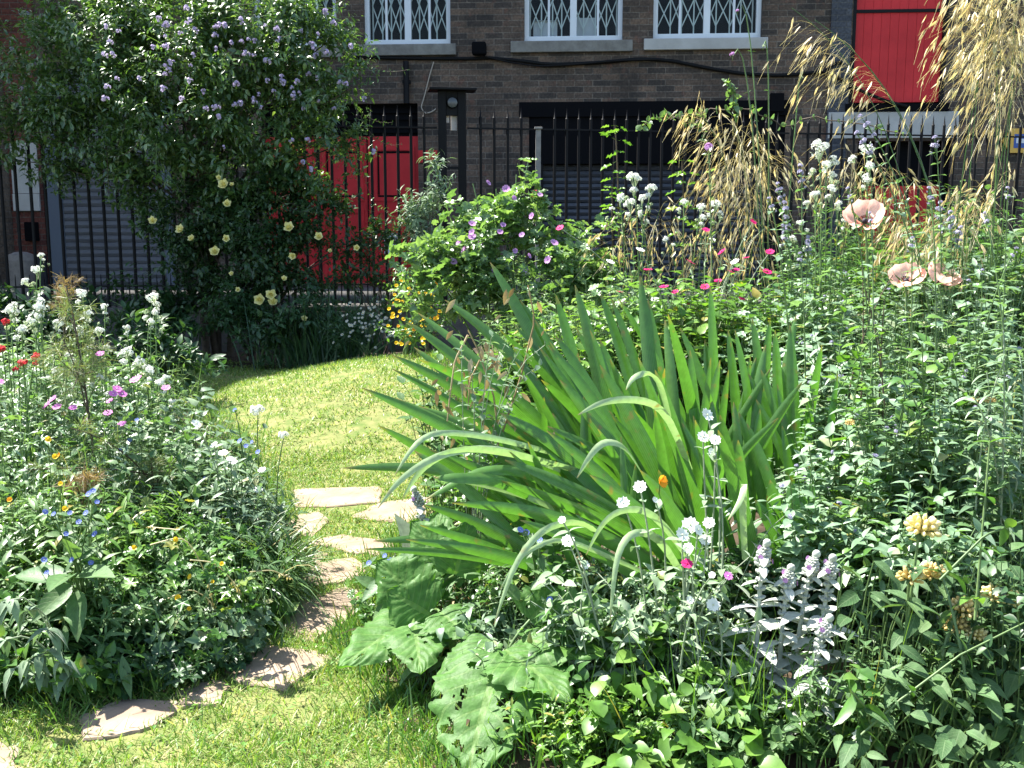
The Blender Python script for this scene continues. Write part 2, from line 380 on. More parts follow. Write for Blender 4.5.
M['white'] = petal('white_petal', (.72, .74, .68), (.84, .85, .80), .3)
M['cream'] = petal('cream_petal', (.70, .72, .50), (.82, .84, .66), .3)
M['bud'] = petal('green_white_bud', (.36, .46, .24), (.62, .68, .45), .3)
M['red'] = petal('red_petal', (.55, .03, .05), (.70, .06, .08))
M['magenta'] = petal('magenta_petal', (.52, .015, .11), (.66, .03, .20))
M['pink'] = petal('pink_petal', (.62, .16, .50), (.72, .26, .62))
M['salmon'] = petal('salmon_petal', (.88, .50, .41), (.93, .63, .54), .45)
M['salmondeep'] = petal('salmon_deep', (.80, .25, .17), (.86, .32, .22), .4)
M['purple'] = petal('purple_petal', (.42, .34, .55), (.64, .57, .76))
M['mauve'] = petal('mauve_petal', (.42, .18, .46), (.56, .32, .60))
M['blue'] = petal('blue_petal', (.12, .16, .55), (.24, .30, .66))
M['yellow'] = petal('yellow_petal', (.78, .50, .02), (.84, .60, .04))
M['orange'] = petal('orange_petal', (.80, .30, .02), (.85, .42, .03))
M['phlom'] = petal('phlomis_petal', (.78, .66, .28), (.86, .78, .46), .35)
M['phlomd'] = petal('phlomis_faded', (.60, .46, .16), (.70, .58, .28), .3)
M['rose'] = petal('rose_petal', (.82, .72, .26), (.88, .84, .46), .35)
M['lav'] = petal('lavender_petal', (.34, .31, .48), (.50, .47, .60))
M['seed'] = solid('dark_seed', (.02, .012, .02), .7)
M['black'] = solid('black_paint', (.008, .008, .009), .6, .15)
M['blackm'] = solid('matt_black', (.005, .005, .006), .9, .08)

# ------------------------------------------------------------------ plant helpers
def rng(s): return np.random.default_rng(s)

def bez(p, q, rise=.55, lean=.15, n=8, jit=0, r=None):
    p = A(p, float); q = A(q, float); h = q[2] - p[2]
    c = p + (q - p) * lean + A([0, 0, h * rise])
    if r is not None and jit: c = c + r.normal(0, jit, 3) * A([1, 1, .3])
    t = np.linspace(0, 1, n)[:, None]
    return (1 - t) ** 2 * p + 2 * t * (1 - t) * c + t * t * q

def along(P, t):
    t = np.asarray(t); k = t * (len(P) - 1); i = np.clip(k.astype(int), 0, len(P) - 2); f = (k - i)[:, None]
    return P[i] * (1 - f) + P[i + 1] * f, nrm(P[i + 1] - P[i])

def leaves_on(acc, P, tpl, n, smin, smax, r, m=0, t0=.15, t1=1., elev=.5, whorl=2, taper=.4, pet=None, droop=0):
    """pairs (or whorls) of leaves up a stem path"""
    k = max(1, n // whorl); t = np.linspace(t0, t1, k)
    t = np.repeat(np.clip(t + r.normal(0, .01, k), 0, 1), whorl)
    Q, T = along(P, t)
    a0 = np.repeat(np.arange(k) * (math.pi / 2 if whorl == 2 else 2.4) + r.uniform(0, 6), whorl) + np.tile(np.arange(whorl) * 2 * math.pi / whorl, k) + r.normal(0, .25, k * whorl)
    X = nrm(np.cross(T, A([.3, .9, .1]))); Y = np.cross(T, X)
    out = np.cos(a0)[:, None] * X + np.sin(a0)[:, None] * Y
    el = elev + r.normal(0, .22, len(t))
    D = nrm(out * np.cos(el)[:, None] + T * np.sin(el)[:, None] + A([0, 0, -droop]))
    S = r.uniform(smin, smax, len(t)) * (1 - taper * (t - t0) / max(1e-3, t1 - t0))
    U = nrm(T + A([0, 0, .8]) - D * .2 + r.normal(0, .25, (len(t), 3)))
    if pet: 
        Q2 = Q + D * (S * pet)[:, None]
        sd = nrm(np.cross(D, U)); acc.blades(Q, D, S * pet, .0028, 0, sd, 1, m, 0)
        Q = Q2
    acc.inst(tpl, Q, D, U, S, m)

def mass(acc, c, rad, top, n, tpls, smin, smax, seed, lv=14, base_z=None, stem_m=1, leaf_m=0, elev=.45, whorl=2, hvar=.25, splay=.35, stems=True, t0=.25, stemr=.0022, clip=None, taper=.4, dome=.5):
    """many leafy stems rising from an elliptical patch of ground"""
    r = rng(seed); cx, cy = c
    for i in range(n):
        a = r.uniform(0, 6.283); q = math.sqrt(r.uniform(0, 1)); dx, dy = q * math.cos(a), q * math.sin(a)
        bx, by = cx + rad[0] * dx * .75, cy + rad[1] * dy * .75
        z0 = float(ground(bx, by)) if base_z is None else base_z
        h = (top - z0) * (1 - dome * q * q) * (1 - hvar * r.uniform(0, 1))
        tip = A([bx + rad[0] * (dx * splay + r.normal(0, .08)), by + rad[1] * (dy * splay + r.normal(0, .08)), z0 + max(.05, h)])
        P = bez((bx, by, z0), tip, .6, .1, 7, .02, r)
        if stems: acc.tube(P, stemr, stemr * .5, 3, stem_m)
        leaves_on(acc, P, tpls[i % len(tpls)], int(lv * r.uniform(.7, 1.2)), smin, smax, r, leaf_m, t0, 1.0, elev, whorl, taper)

def crown(acc, blobs, nclump, per, tpls, smin, smax, seed, m=0, spread=.10, up=.35, shell=.55, twig_m=None):
    """leaf clumps through the volume of overlapping ellipsoids; blobs: (center3, radius3)"""
    r = rng(seed); w = A([np.prod(b[1]) ** .75 for b in blobs]); w = w / w.sum()
    ids = r.choice(len(blobs), nclump, p=w)
    C = A([blobs[i][0] for i in ids]); Rd = A([blobs[i][1] for i in ids])
    d = nrm(r.normal(0, 1, (nclump, 3))); q = (shell + (1 - shell) * r.uniform(0, 1, nclump)) * r.uniform(.55, 1.08, nclump)
    P = C + d * Rd * q[:, None]
    gp_n = np.sin(P[:, 0] * 9 + 1.3 * np.sin(P[:, 2] * 7)) * np.sin(P[:, 2] * 8 + P[:, 1] * 3); kp = gp_n > -.38; P, d = P[kp], d[kp]; nclump = len(P)
    ax = nrm(d + A([0, 0, up]) + r.normal(0, .35, (nclump, 3)))
    PP = np.repeat(P, per, 0); AX = np.repeat(ax, per, 0); K = len(PP)
    s = r.uniform(-.5, 1, K)[:, None] * spread
    rad = nrm(np.cross(AX, r.normal(0, 1, (K, 3))))
    D = nrm(AX * r.uniform(.1, .9, K)[:, None] + rad)
    Q = PP + AX * s + rad * spread * .12 + r.normal(0, spread * .15, (K, 3))
    U = nrm(A([0, 0, 1.]) + AX * .5 + r.normal(0, .4, (K, 3)))
    S = r.uniform(smin, smax, K) * np.repeat(r.uniform(.75, 1.2, nclump), per)
    k = len(tpls)
    for j in range(k): acc.inst(tpls[j], Q[j::k], D[j::k], U[j::k], S[j::k], m)
    if twig_m is not None:
        acc.blades(P - ax * spread * 1.2, ax, spread * 2.2, .005, .05, nrm(np.cross(ax, r.normal(0, 1, (nclump, 3)))), 2, twig_m, .6)
    return P

# ---- shared flower-head meshes (+Z is up / the way the flower looks)
T_STAR = flower(5, .55, .12, .5, 1)
T_STAR2 = flower(5, .62, .25, .5, 2)
T_NOTCH = flower(5, .62, .10, .5, 2, True)
T_CUP = flower(5, .72, .7, .5, 2)

def head_dome(seed, mats, n=70, rx=.5, rz=.42, fl=.17, under=True):
    """loose cluster of little stars: lumps of florets on short stalks, ragged below"""
    r = rng(seed); a = Acc(); k = max(4, n // 11); cs = nrm(r.normal(0, 1, (k, 3)) + A([0, 0, .75])) * A([rx, rx, rz]) * r.uniform(.45, .8, k)[:, None]
    C = cs[r.integers(0, k, n)]; d = nrm(r.normal(0, 1, (n, 3)) + nrm(C) * .9 + A([0, 0, .3])); P = C + d * r.uniform(.12, .26, n)[:, None]
    T = nrm(np.cross(d, r.normal(0, 1, (n, 3))))
    nb = r.uniform(0, 1, n) < np.where(P[:, 2] < 0, .5, .10)
    a.inst(T_STAR, P[~nb], T[~nb], d[~nb], fl * r.uniform(.75, 1.35, (~nb).sum()), 0)
    a.inst(T_SML, P[nb], d[nb], T[nb], fl * .9, 1)
    if under:
        b0 = A([[0, 0, -rz * 1.5]]); a.blades(np.tile(b0, (k, 1)), cs - b0, np.linalg.norm(cs - b0, axis=1), .05, 0, nrm(np.cross(cs - b0, A([.3, .9, .1]))), 2, 1, .3)
    return a.mesh('flower_head', mats)
HEAD_W = [head_dome(i, [M['white'], M['bud']], 105, .5, .44, .15) for i in (1, 2, 3, 4, 5)]
HEAD_B = [head_dome(i + 10, [M['bud'], M['stem']], 34, .36, .5, .17) for i in (1, 2)]
HEAD_R = [head_dome(21, [M['red'], M['stem']], 80, .5, .35, .24)]
HEAD_V = [head_dome(31, [M['mauve'], M['stem']], 45, .5, .4, .2)]
HEAD_L = [head_dome(41, [M['purple'], M['stem']], 26, .5, .5, .30)]
HEAD_L2 = [head_dome(42, [M['lav'], M['stem']], 26, .4, .7, .24)]

def single(tpl, mats, centre=.16, stamens=0):
    a = Acc(); a.inst(tpl, [(0, 0, 0)], (0, 1, 0), (0, 0, 1), 1.0, 0)
    a.inst(T_SBALL, [(0, 0, .0)], (0, 0, 1), (1, 0, 0), centre, 1)
    return a.mesh('flower', mats)
FL_PINK = single(T_NOTCH, [M['pink'], M['white']], .14)
FL_MAG = single(T_NOTCH, [M['magenta'], M['magenta']], .16)
FL_WHITE = single(T_NOTCH, [M['white'], M['bud']], .14)
FL_BLUE = single(T_STAR2, [M['blue'], M['white']], .16)
FL_YEL = single(T_CUP, [M['yellow'], M['yellow']], .2)
FL_ORA = single(T_CUP, [M['orange'], M['yellow']], .2)
FL_MAL = single(T_STAR2, [M['mauve'], M['seed']], .14)
FL_DAISY = single(flower(9, .22, .1, .5, 1), [M['white'], M['yellow']], .3)

def rose_mesh(seed):
    r = rng(seed); a = Acc(); pt = leaf(.95, 3, 'round', -.45, .12)
    for ring, (n, el, s) in enumerate(((5, .25, .52), (5, .6, .46), (4, .95, .38), (3, 1.25, .28))):
        ang = np.arange(n) * 2 * math.pi / n + ring * .6 + r.normal(0, .1, n)
        o = np.stack([np.cos(ang), np.sin(ang), np.zeros(n)], -1)
        D = o * math.cos(el) + A([0, 0, math.sin(el)]); U = A([0, 0, 1.]) * math.cos(el) - o * math.sin(el)
        a.inst(pt, o * .03 * (4 - ring) * .3, D, U, s, 0)
    a.inst(T_SML, np.zeros((5, 3)), np.stack([np.cos(np.arange(5) * 1.256), np.sin(np.arange(5) * 1.256), np.full(5, -.35)], -1), (0, 0, 1), .4, 1)
    return a.mesh('rose_bloom', [M['rose'], M['stem']])
ROSE = [rose_mesh(1), rose_mesh(2)]

def poppy_mesh(seed):
    r = rng(seed); a = Acc()
    for i in range(6):
        ang = i * math.pi / 3 + r.normal(0, .1); n = 7; rows = 6; V = []; UV = []
        inner = i % 2
        for k in range(rows + 1):
            t = k / rows
            for j in range(n):
                u = (j / (n - 1) - .5) * 2; half = .62 * (.18 + .82 * t ** .7); th = ang + u * half
                rad = .50 * (math.sin(t * 1.45) ** 1.0) * (1 - .1 * u * u) * (.92 if inner else 1)
                z = .34 * t ** 1.7 + .035 * math.sin(u * 7 + i) * t * t + .02 * math.sin(u * 13 + i * 2 + t * 5) * t + (.03 if inner else 0)
                V.append((rad * math.cos(th), rad * math.sin(th), z)); UV.append((u, t))
        V = A(V); ix = lambda k, j: k * n + j
        F_ = [(ix(k, j), ix(k, j + 1), ix(k + 1, j + 1), ix(k + 1, j)) for k in range(rows) for j in range(n - 1)]
        lo = [f for f in F_ if f[0] // n < 2]; hi = [f for f in F_ if f[0] // n >= 2]
        a.add(V, hi, None, UV, 0); a.add(V, lo, None, UV, 1)
    a.inst(T_BALL, [(0, 0, .02)], (0, 0, 1), (1, 0, 0), .15, 2)
    n = 40; th = r.uniform(0, 6.28, n); D = np.stack([np.cos(th), np.sin(th), r.uniform(.6, 1.6, n)], -1)
    a.blades(np.tile(A([[0, 0, .02]]), (n, 1)), D, .2, .015, 0, nrm(np.cross(D, A([0, 0, 1.]))), 1, 2, 0)
    return a.mesh('poppy_bloom', [M['salmon'], M['salmondeep'], M['seed']])
POPPY = [poppy_mesh(1), poppy_mesh(2)]

def phlomis_mesh(seed, m):
    r = rng(seed); a = Acc()
    for ring, (n, el, s) in enumerate(((12, .15, .5), (11, .6, .5), (7, 1.05, .42))):
        for i in range(n):
            if r.uniform() < .12: continue
            th = i * 6.283 / n + ring * .3; o = A([math.cos(th), math.sin(th), 0]); D = o * math.cos(el) + A([0, 0, math.sin(el)])
            p = o * .1 + A([0, 0, .05 * ring]); L = s * r.uniform(.8, 1.1)
            # tube, then a hood that curls over
            a.tube(A([p, p + D * L * .5, p + D * L * .8 + A([0, 0, .04])]), .05, .08, 6, 0)
            a.inst(ball(7, 5, .55, 1, .7), [p + D * L * .62 + A([0, 0, .05])], nrm(D + A([0, 0, -.15])), (0, 0, 1), .32 * r.uniform(.85, 1.1), 0)
    a.inst(T_SBALL, [(0, 0, -.08)], (0, 0, 1), (1, 0, 0), .3, 1)
    n = 8; th = np.arange(n) * .785; a.inst(T_LA, np.zeros((n, 3)), np.stack([np.cos(th), np.sin(th), np.full(n, -.5)], -1), (0, 0, 1), .45, 1)
    return a.mesh('flower_whorl', [m, M['phlomleaf']])
PHLOM = [phlomis_mesh(1, M['phlom']), phlomis_mesh(2, M['phlomd'])]

# ================================================================== THE SETTING
def grid_sheet(xs, ys, zf, keep=None):
    X, Y = np.meshgrid(xs, ys); Z = zf(X, Y); V = np.stack([X, Y, Z], -1).reshape(-1, 3); n = len(xs)
    i, j = np.meshgrid(np.arange(len(xs) - 1), np.arange(len(ys) - 1)); a = (j * n + i).ravel()
    Fq = np.stack([a, a + 1, a + n + 1, a + n], -1)
    if keep is not None:
        c = V[Fq].mean(1); Fq = Fq[keep(c[:, 0], c[:, 1])]
    return V, Fq

m_soil = solid('soil', (.028, .020, .012), .95, .2, c2=(.07, .05, .032), nscale=14, bump=.8)
m_turf = solid('turf_base', (.075, .115, .025), .95, .2, c2=(.20, .185, .075), nscale=11, bump=.6)
m_asph = solid('asphalt', (.03, .03, .031), .95, .15, c2=(.045, .045, .045), nscale=60, bump=.2)
m_pave = solid('paving', (.09, .085, .08), .9, .3, c2=(.14, .13, .12), nscale=12)

a = Acc(); V, Fq = grid_sheet(np.arange(-9, 9.01, .12), np.concatenate([np.arange(-3, 11.2, .12)]), lambda x, y: ground(x, y))
a.add(V, Fq, None, None, 0)
go = a.build('ground', [m_turf]); tag(go, kind='structure')
# bed soil: thin sheets over the turf
a = Acc(); V, Fq = grid_sheet(np.arange(-9, 9.01, .09), np.arange(1.0, 9.9, .09), lambda x, y: ground(x, y) + .006,
    lambda x, y: inside(LEFT_BED, x, y) | inside(RIGHT_BED, x, y) | ((y > 8.35 + .25 * np.sin(x * 1.3)) & (y < fence_y(x) + .15)))
a.add(V, Fq); tag(a.build('bed_soil', [m_soil]), kind='structure')
# the far ground the street stands on, out to the horizon
a = Acc(); a.add([(-400, 11.1, .30), (400, 11.1, .30), (400, 600, .30), (-400, 600, .30), (-400, -400, -.3), (-9, -400, -.3), (-9, 11.1, -.3), (-400, 11.1, -.3),
                  (9, -400, -.3), (400, -400, -.3), (400, 11.1, -.3), (9, 11.1, -.3), (-9, -400, -.3), (9, -400, -.3), (9, -3, -.05), (-9, -3, -.05)],
                 [(0, 1, 2, 3), (4, 5, 6, 7), (8, 9, 10, 11), (12, 13, 14, 15)])
tag(a.build('outer_ground', [m_asph]), kind='structure')
a = Acc(); a.add([(-30, 9.0, STREET_Z - .12), (30, 10.4, STREET_Z - .12), (30, 14, STREET_Z - .12), (-30, 14, STREET_Z - .12)], [(0, 1, 2, 3)])
# keep the street on its own side of the plinth
a = Acc(); zz = STREET_Z - .12
a.add([(-30, fence_y(-30) + .32, zz), (30, fence_y(30) + .32, zz), (30, 15.5, zz), (-30, 15.5, zz)], [(0, 1, 2, 3)]); tag(a.build('street', [m_asph]), kind='structure')

# ---- facade frame: local x along the wall, local y into the building, z up from the street
ANG = R(4.0); B0 = A([0, 13.0, STREET_Z]); ux = A([math.cos(ANG), -math.sin(ANG), 0]); un = A([math.sin(ANG), math.cos(ANG), 0])
def fac(px, py, depth=0.0):
    d = ray(px, py); o = A([0, 0, EYE]); t = ((B0 + un * depth - o) @ un) / (d @ un); p = o + d * t - B0
    return p @ ux, p[2]
a = Acc(); a.box(-30, 30, -1.25, .02, -.14, 0); pv = a.build('pavement', [m_pave]); pv.location = B0; pv.rotation_euler = (0, 0, -ANG); tag(pv, kind='structure')

def wall_with_openings(acc, x0, x1, z0, z1, ops, depth, m=0):
    xs = sorted({x0, x1} | {o[0] for o in ops} | {o[1] for o in ops}); zs = sorted({z0, z1} | {o[2] for o in ops} | {o[3] for o in ops})
    for i in range(len(xs) - 1):
        for j in range(len(zs) - 1):
            cx, cz = (xs[i] + xs[i + 1]) / 2, (zs[j] + zs[j + 1]) / 2
            if any(o[0] < cx < o[1] and o[2] < cz < o[3] for o in ops): continue
            acc.add([(xs[i], 0, zs[j]), (xs[i + 1], 0, zs[j]), (xs[i + 1], 0, zs[j + 1]), (xs[i], 0, zs[j + 1])], [(0, 1, 2, 3)], m=m)
    for (a0, a1, c0, c1) in ops:
        acc.add([(a0, 0, c0), (a0, depth, c0), (a0, depth, c1), (a0, 0, c1)], [(0, 1, 2, 3)], m=m)
        acc.add([(a1, 0, c0), (a1, 0, c1), (a1, depth, c1), (a1, depth, c0)], [(0, 1, 2, 3)], m=m)
        acc.add([(a0, 0, c1), (a0, depth, c1), (a1, depth, c1), (a1, 0, c1)], [(0, 1, 2, 3)], m=m)
        acc.add([(a0, 0, c0), (a1, 0, c0), (a1, depth, c0), (a0, depth, c0)], [(0, 1, 2, 3)], m=m)

m_brick = brickmat('brown_stock_brick', (.056, .043, .033), (.172, .112, .073), (.165, .135, .103), .36, cred=(.13, .058, .036))
m_blue = brickmat('engineering_brick', (.045, .050, .062), (.075, .080, .092), (.08, .08, .08), .6)
m_redb = brickmat('red_brick', (.12, .034, .024), (.20, .060, .036), (.13, .095, .075), .5)
m_brownb = brickmat('brown_brick_pier', (.10, .07, .045), (.14, .10, .07), (.12, .10, .08), .6)
m_white = solid('window_paint', (.62, .66, .68), .45, c2=(.68, .71, .72), nscale=5)
m_grille = solid('grille_paint', (.70, .76, .73), .5)
m_stone = solid('sill_stone', (.15, .14, .12), .85, c2=(.24, .23, .20), nscale=9, bump=.3)
m_lint = solid('lintel_concrete', (.36, .35, .32), .85, c2=(.46, .45, .42), nscale=4, bump=.2)
m_redp = solid('red_door_paint', (.46, .016, .019), .55, .3, c2=(.60, .026, .030), nscale=2.2, bump=.12)
m_shut = solid('shutter_dark', (.035, .038, .045), .5, .5, c2=(.055, .058, .066), nscale=4)
m_shutg = solid('shutter_grey', (.125, .125, .13), .6, .2, c2=(.165, .165, .17), nscale=3)
m_postg = solid('grey_steel', (.13, .15, .18), .55, .3)
m_cable = solid('cable_rubber', (.008, .008, .008), .7, .15)
m_wire = solid('pale_wire', (.35, .30, .24), .6)
m_paper = solid('paper_card', (.62, .64, .66), .8)
m_cream = solid('cream_panel', (.50, .47, .42), .8, c2=(.58, .55, .50), nscale=5)
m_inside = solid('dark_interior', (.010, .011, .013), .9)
def glassmat():
    m, nt, N = newmat('window_glass'); out = N('ShaderNodeOutputMaterial'); gl = N('ShaderNodeBsdfGlossy'); tr = N('ShaderNodeBsdfTransparent'); mx = N('ShaderNodeMixShader'); fr = N('ShaderNodeFresnel')
    gl.inputs['Roughness'].default_value = .03; fr.inputs[0].default_value = 1.5; tr.inputs[0].default_value = (.82, .86, .86, 1)
    dm = N('ShaderNodeMath', operation='MULTIPLY'); dm.inputs[1].default_value = .3; nt.links.new(fr.outputs[0], dm.inputs[0]); nt.links.new(dm.outputs[0], mx.inputs[0]); nt.links.new(tr.outputs[0], mx.inputs[1]); nt.links.new(gl.outputs[0], mx.inputs[2]); nt.links.new(mx.outputs[0], out.inputs[0]); return m
m_glass = glassmat()

def fthing(name, label, cat, u=0, z=0, d=0, group=None):
    p = B0 + ux * u + un * d + A([0, 0, z]); return thing(name, label, cat, p, group, -ANG)
def fbuild(acc, name, mats, parent, smooth=False):
    """acc holds facade coordinates; parent sits at facade coordinates parent['fc']"""
    ob = bpy.data.objects.new(name, acc.mesh(name, mats if isinstance(mats, list) else [mats], FC[parent.name], smooth)); COL.objects.link(ob); ob.parent = parent; return ob
FC = {}
def fnew(name, label, cat, u=0, z=0, d=0, group=None):
    o = fthing(name, label, cat, u, z, d, group); FC[o.name] = (u, d, z); return o
def fsub(acc, name, mats, parent_mesh, root, smooth=False):
    ob = bpy.data.objects.new(name, acc.mesh(name, mats if isinstance(mats, list) else [mats], FC[root.name], smooth)); COL.objects.link(ob); ob.parent = parent_mesh; return ob
def bevel(o, w=.006):
    b = o.modifiers.new('bevel', 'BEVEL'); b.width = w; b.segments = 2; b.limit_method = 'ANGLE'; return o

# openings, read off along the facade plane
WINS = []
for (xa, xb, yb) in ((254, 337, 47.5), (364, 450.5, 45), (524, 622.5, 41.5), (653, 761.5, 39)):
    u0, z0 = fac(xa, yb); u1, _ = fac(xb, yb); WINS.append((u0, u1, z0, z0 + 1.75))
u0, zt = fac(529, 112); u1, _ = fac(786, 112); SH = (u0, u1, 0.0, zt)
u0, zt = fac(262, 104.5); u1, _ = fac(417.5, 104.5); RD = (u0, u1, 0.0, zt)
u0, zb = fac(849, 104); u1, _ = fac(943, 104); LD = (u0, u1, zb, zb + 2.3)
u0, zt = fac(858, 141); u1, _ = fac(952, 141); LR = (u0, u1, 0.0, zt)
UL, _ = fac(46, 200)
HB = 7.6
bd = fnew('brick_building', 'dark brown brick building with white windows and red doors across the street', 'building')
a = Acc(); wall_with_openings(a, UL, 9.0, -.12, HB, WINS + [SH, RD, LD, LR], .24)
a.add([(UL, 0, HB), (9, 0, HB), (9, 9, HB), (UL, 9, HB), (9, 0, -.12), (9, 9, -.12), (UL, 9, -.12)], [(0, 1, 2, 3), (4, 5, 2, 1), (5, 6, 3, 2)])
fbuild(a, 'wall', m_brick, bd)
a = Acc(); u0, _ = fac(826.5, 120); u1, _ = fac(846.5, 120); a.box(u0, u1, -.03, .0 - .002, -.1, 7.4); fbuild(a, 'pilaster', m_blue, bd)
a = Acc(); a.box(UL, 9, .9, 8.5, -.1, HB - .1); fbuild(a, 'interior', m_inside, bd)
m_inside2 = m_inside
# windows
for wi, (u0, u1, z0, z1) in enumerate(WINS):
    d0 = .07; fr = Acc(); t = .058
    fr.box(u0, u1, d0, d0 + .07, z0, z0 + t + .012); fr.box(u0, u1, d0, d0 + .07, z1 - t, z1)
    fr.box(u0, u0 + t, d0 + .002, d0 + .07, z0 + .06, z1 - .05); fr.box(u1 - t, u1, d0 + .002, d0 + .07, z0 + .06, z1 - .05)
    um = (u0 + u1) / 2; fr.box(um - .04, um + .04, d0 + .002, d0 + .07, z0 + .06, z1 - .05)
    for q in (.25, .75):
        x = u0 + (u1 - u0) * q; fr.box(x - .014, x + .014, d0 + .012, d0 + .05, z0 + .06, z1 - .05)
    fr.box(u0 + .05, u1 - .05, d0 + .012, d0 + .05, z0 + 1.2, z0 + 1.23)
    fo = fbuild(fr, 'window', m_white, bd); bevel(fo, .005)
    g = Acc(); g.add([(u0 + .03, d0 + .036, z0 + .03), (u1 - .03, d0 + .036, z0 + .03), (u1 - .03, d0 + .036, z1 - .03), (u0 + .03, d0 + .036, z1 - .03)], [(0, 1, 2, 3)]); fsub(g, 'pane', m_glass, fo, bd)
    g = Acc(); n = 9; xs = np.linspace(u0 + .07, u1 - .07, n); yb = d0 + .17; r = rng(70 + wi)
    xs = xs + r.normal(0, .008, n)
    for i, x in enumerate(xs):
        g.beam((x, yb, z0 + .03), (x, yb, z1 - .02), .015, .010)
        if i < n - 1:
            x2 = xs[i + 1]; zz = z0 + .17 + (.02 if i % 2 else 0); k = 0
            while zz < z1 - .1:
                h = .33; g.beam((x, yb - .012, zz), ((x + x2) / 2, yb - .012, zz + h / 2), .013, .005); g.beam(((x + x2) / 2, yb - .012, zz + h / 2), (x, yb - .012, zz + h), .013, .005)
                g.beam((x2, yb - .02, zz), ((x + x2) / 2, yb - .02, zz + h / 2), .013, .005); g.beam(((x + x2) / 2, yb - .02, zz + h / 2), (x2, yb - .02, zz + h), .013, .005); zz += h
    fsub(g, 'security_grille', m_grille, fo, bd)
    g = Acc(); ov = .07 + .05 * (wi == 2); g.box(u0 - ov - .04, u1 + ov, -.06, d0 + .06, z0 - .135, z0 - .003); bevel(fsub(g, 'sill', m_lint if wi == 3 else m_stone, fo, bd), .008)
    g = Acc(); g.box(u0 - .15, u1 + .15, .24, .25, z0 - .2, z0 - .19); 
# cards standing inside the third window
u0, u1, z0, z1 = WINS[2]
for (pxa, pxb, pyt, pyb, lab) in ((533, 557, 21, 35, 'crumpled white card box leaning inside the left half of the middle window'), (576, 596, 16.5, 34, 'flat pale blue sheet standing inside the right half of the middle window')):
    xa, zt = fac(pxa, pyt, .17); xb, zb = fac(pxb, pyb, .17)
    o = fnew('card_box' if pxa < 550 else 'paper_sheet', lab, 'box' if pxa < 550 else 'sheet', xa, zb, .20); g = Acc()
    g.box(xa, xb, .262, .30 if pxa < 550 else .268, zb - .02, zt); 
    if pxa < 550: g.add([(xa, .262, zt), (xb, .262, zt), (xb + .02, .23, zt + .012), (xa + .03, .22, zt + .02)], [(0, 1, 2, 3)])
    fbuild(g, 'board', m_paper, o)

# wide opening with its dark slatted shutter
u0, u1, z0, z1 = SH
ro = fnew('roller_shutter', 'dark slatted roller shutter half hidden behind the railings and plants', 'shutter', u0, 0, .1)
g = Acc(); zl = z1 + .115; g.box(u0 - .12, u1 + .04, -.015, .10, z1 - .06, zl); g.box(u0, u1, .02, .04, z1 - .62, z1 - .058); fbuild(g, 'lintel', M['blackm'], ro)  # second box: black sheet, the shade of the recess put in as colour
g = Acc(); g.box(u0, u0 + .17, .03, .2, 0, z1 - .06); fbuild(g, 'side_frame', M['black'], ro)
g = Acc(); g.box(u1 - .17, u1, .03, .2, 0, z1 - .06); fbuild(g, 'side_frame', M['black'], ro)
g = Acc(); zt = fac(600, 160, .16)[1]; k = 0; zz = .02
while zz < zt:
    g.add([(u0 + .1, .150, zz), (u1 - .1, .150, zz), (u1 - .1, .135, zz + .03), (u0 + .1, .135, zz + .03), (u1 - .1, .150, zz + .066), (u0 + .1, .150, zz + .066), (u1 - .1, .175, zz + .078), (u0 + .1, .175, zz + .078)],
          [(0, 1, 2, 3), (3, 2, 4, 5), (5, 4, 6, 7)]); zz += .078
fbuild(g, 'slats', m_shut, ro)
g = Acc(); g.box(u0, u1, .19, .235, zt - .05, z1); fbuild(g, 'shutter_box', M['blackm'], ro)

# red garage door at street level
u0, u1, z0, z1 = RD; zd = fac(400, 136.5, .12)[1]
do = fnew('garage_door', 'wide red panelled garage door behind the railings and the flowering shrub', 'door', u0, 0, .1)
g = Acc(); g.box(u0, u1, .10, .15, .02, zd); ub = g
mid = [u0 + (u1 - u0) * q for q in (0, 1 / 3, 2 / 3, 1)]
for i in range(3):
    xa, xb = mid[i], mid[i + 1]
    for (za, zb) in ((.1, .95), (1.05, zd - .12)):
        for (p0, p1, q0, q1) in ((xa + .06, xb - .06, za, za + .05), (xa + .06, xb - .06, zb - .05, zb), (xa + .06, xa + .11, za + .051, zb - .051), (xb - .11, xb - .06, za + .051, zb - .051)):
            g.box(p0, p1, .085, .099, q0, q1)
fbuild(g, 'door_leaf', m_redp, do)
g = Acc()
for i in range(3):
    xa, xb = mid[i], mid[i + 1]; g.box(xb - .012, xb - .002, .082, .0995, .02, zd)
    g.box(xa + .12, xb - .115, .094, .0995, 1.10, 1.125); g.box(xa + .12, xb - .115, .094, .0995, zd - .205, zd - .18); g.box(xa + .12, xa + .14, .094, .0995, 1.13, zd - .21)
fbuild(g, 'dark_groove', M['blackm'], do)
g = Acc(); g.box(u0, u1, .12, .16, zd + .002, z1)
for k in range(5): g.box(u0, u1, .09, .119, zd + .04 + k * .08, zd + .07 + k * .08)
fbuild(g, 'louvre', M['blackm'], do)
xa, zt = fac(384.5, 233, .09); xb, zb = fac(398, 254, .09)
no = fnew('notice_sheet', 'small white notice fixed low on the red garage door', 'notice', xa, zb, .08); g = Acc(); g.box(xa, xb, .068, .074, zb, zt); fbuild(g, 'paper', m_paper, no)
g = Acc(); g.box(xa + (xb - xa) * .25, xa + (xb - xa) * .5, .066, .0672, zb + .06, zt - .05); g.box(xa + (xb - xa) * .6, xa + (xb - xa) * .75, .066, .0672, zb + .02, zb + .09); fbuild(g, 'print', solid('notice_ink', (.12, .14, .2), .7), no)
xa, zt = fac(418.5, 150.5); xb, zb = fac(437.5, 162.5)
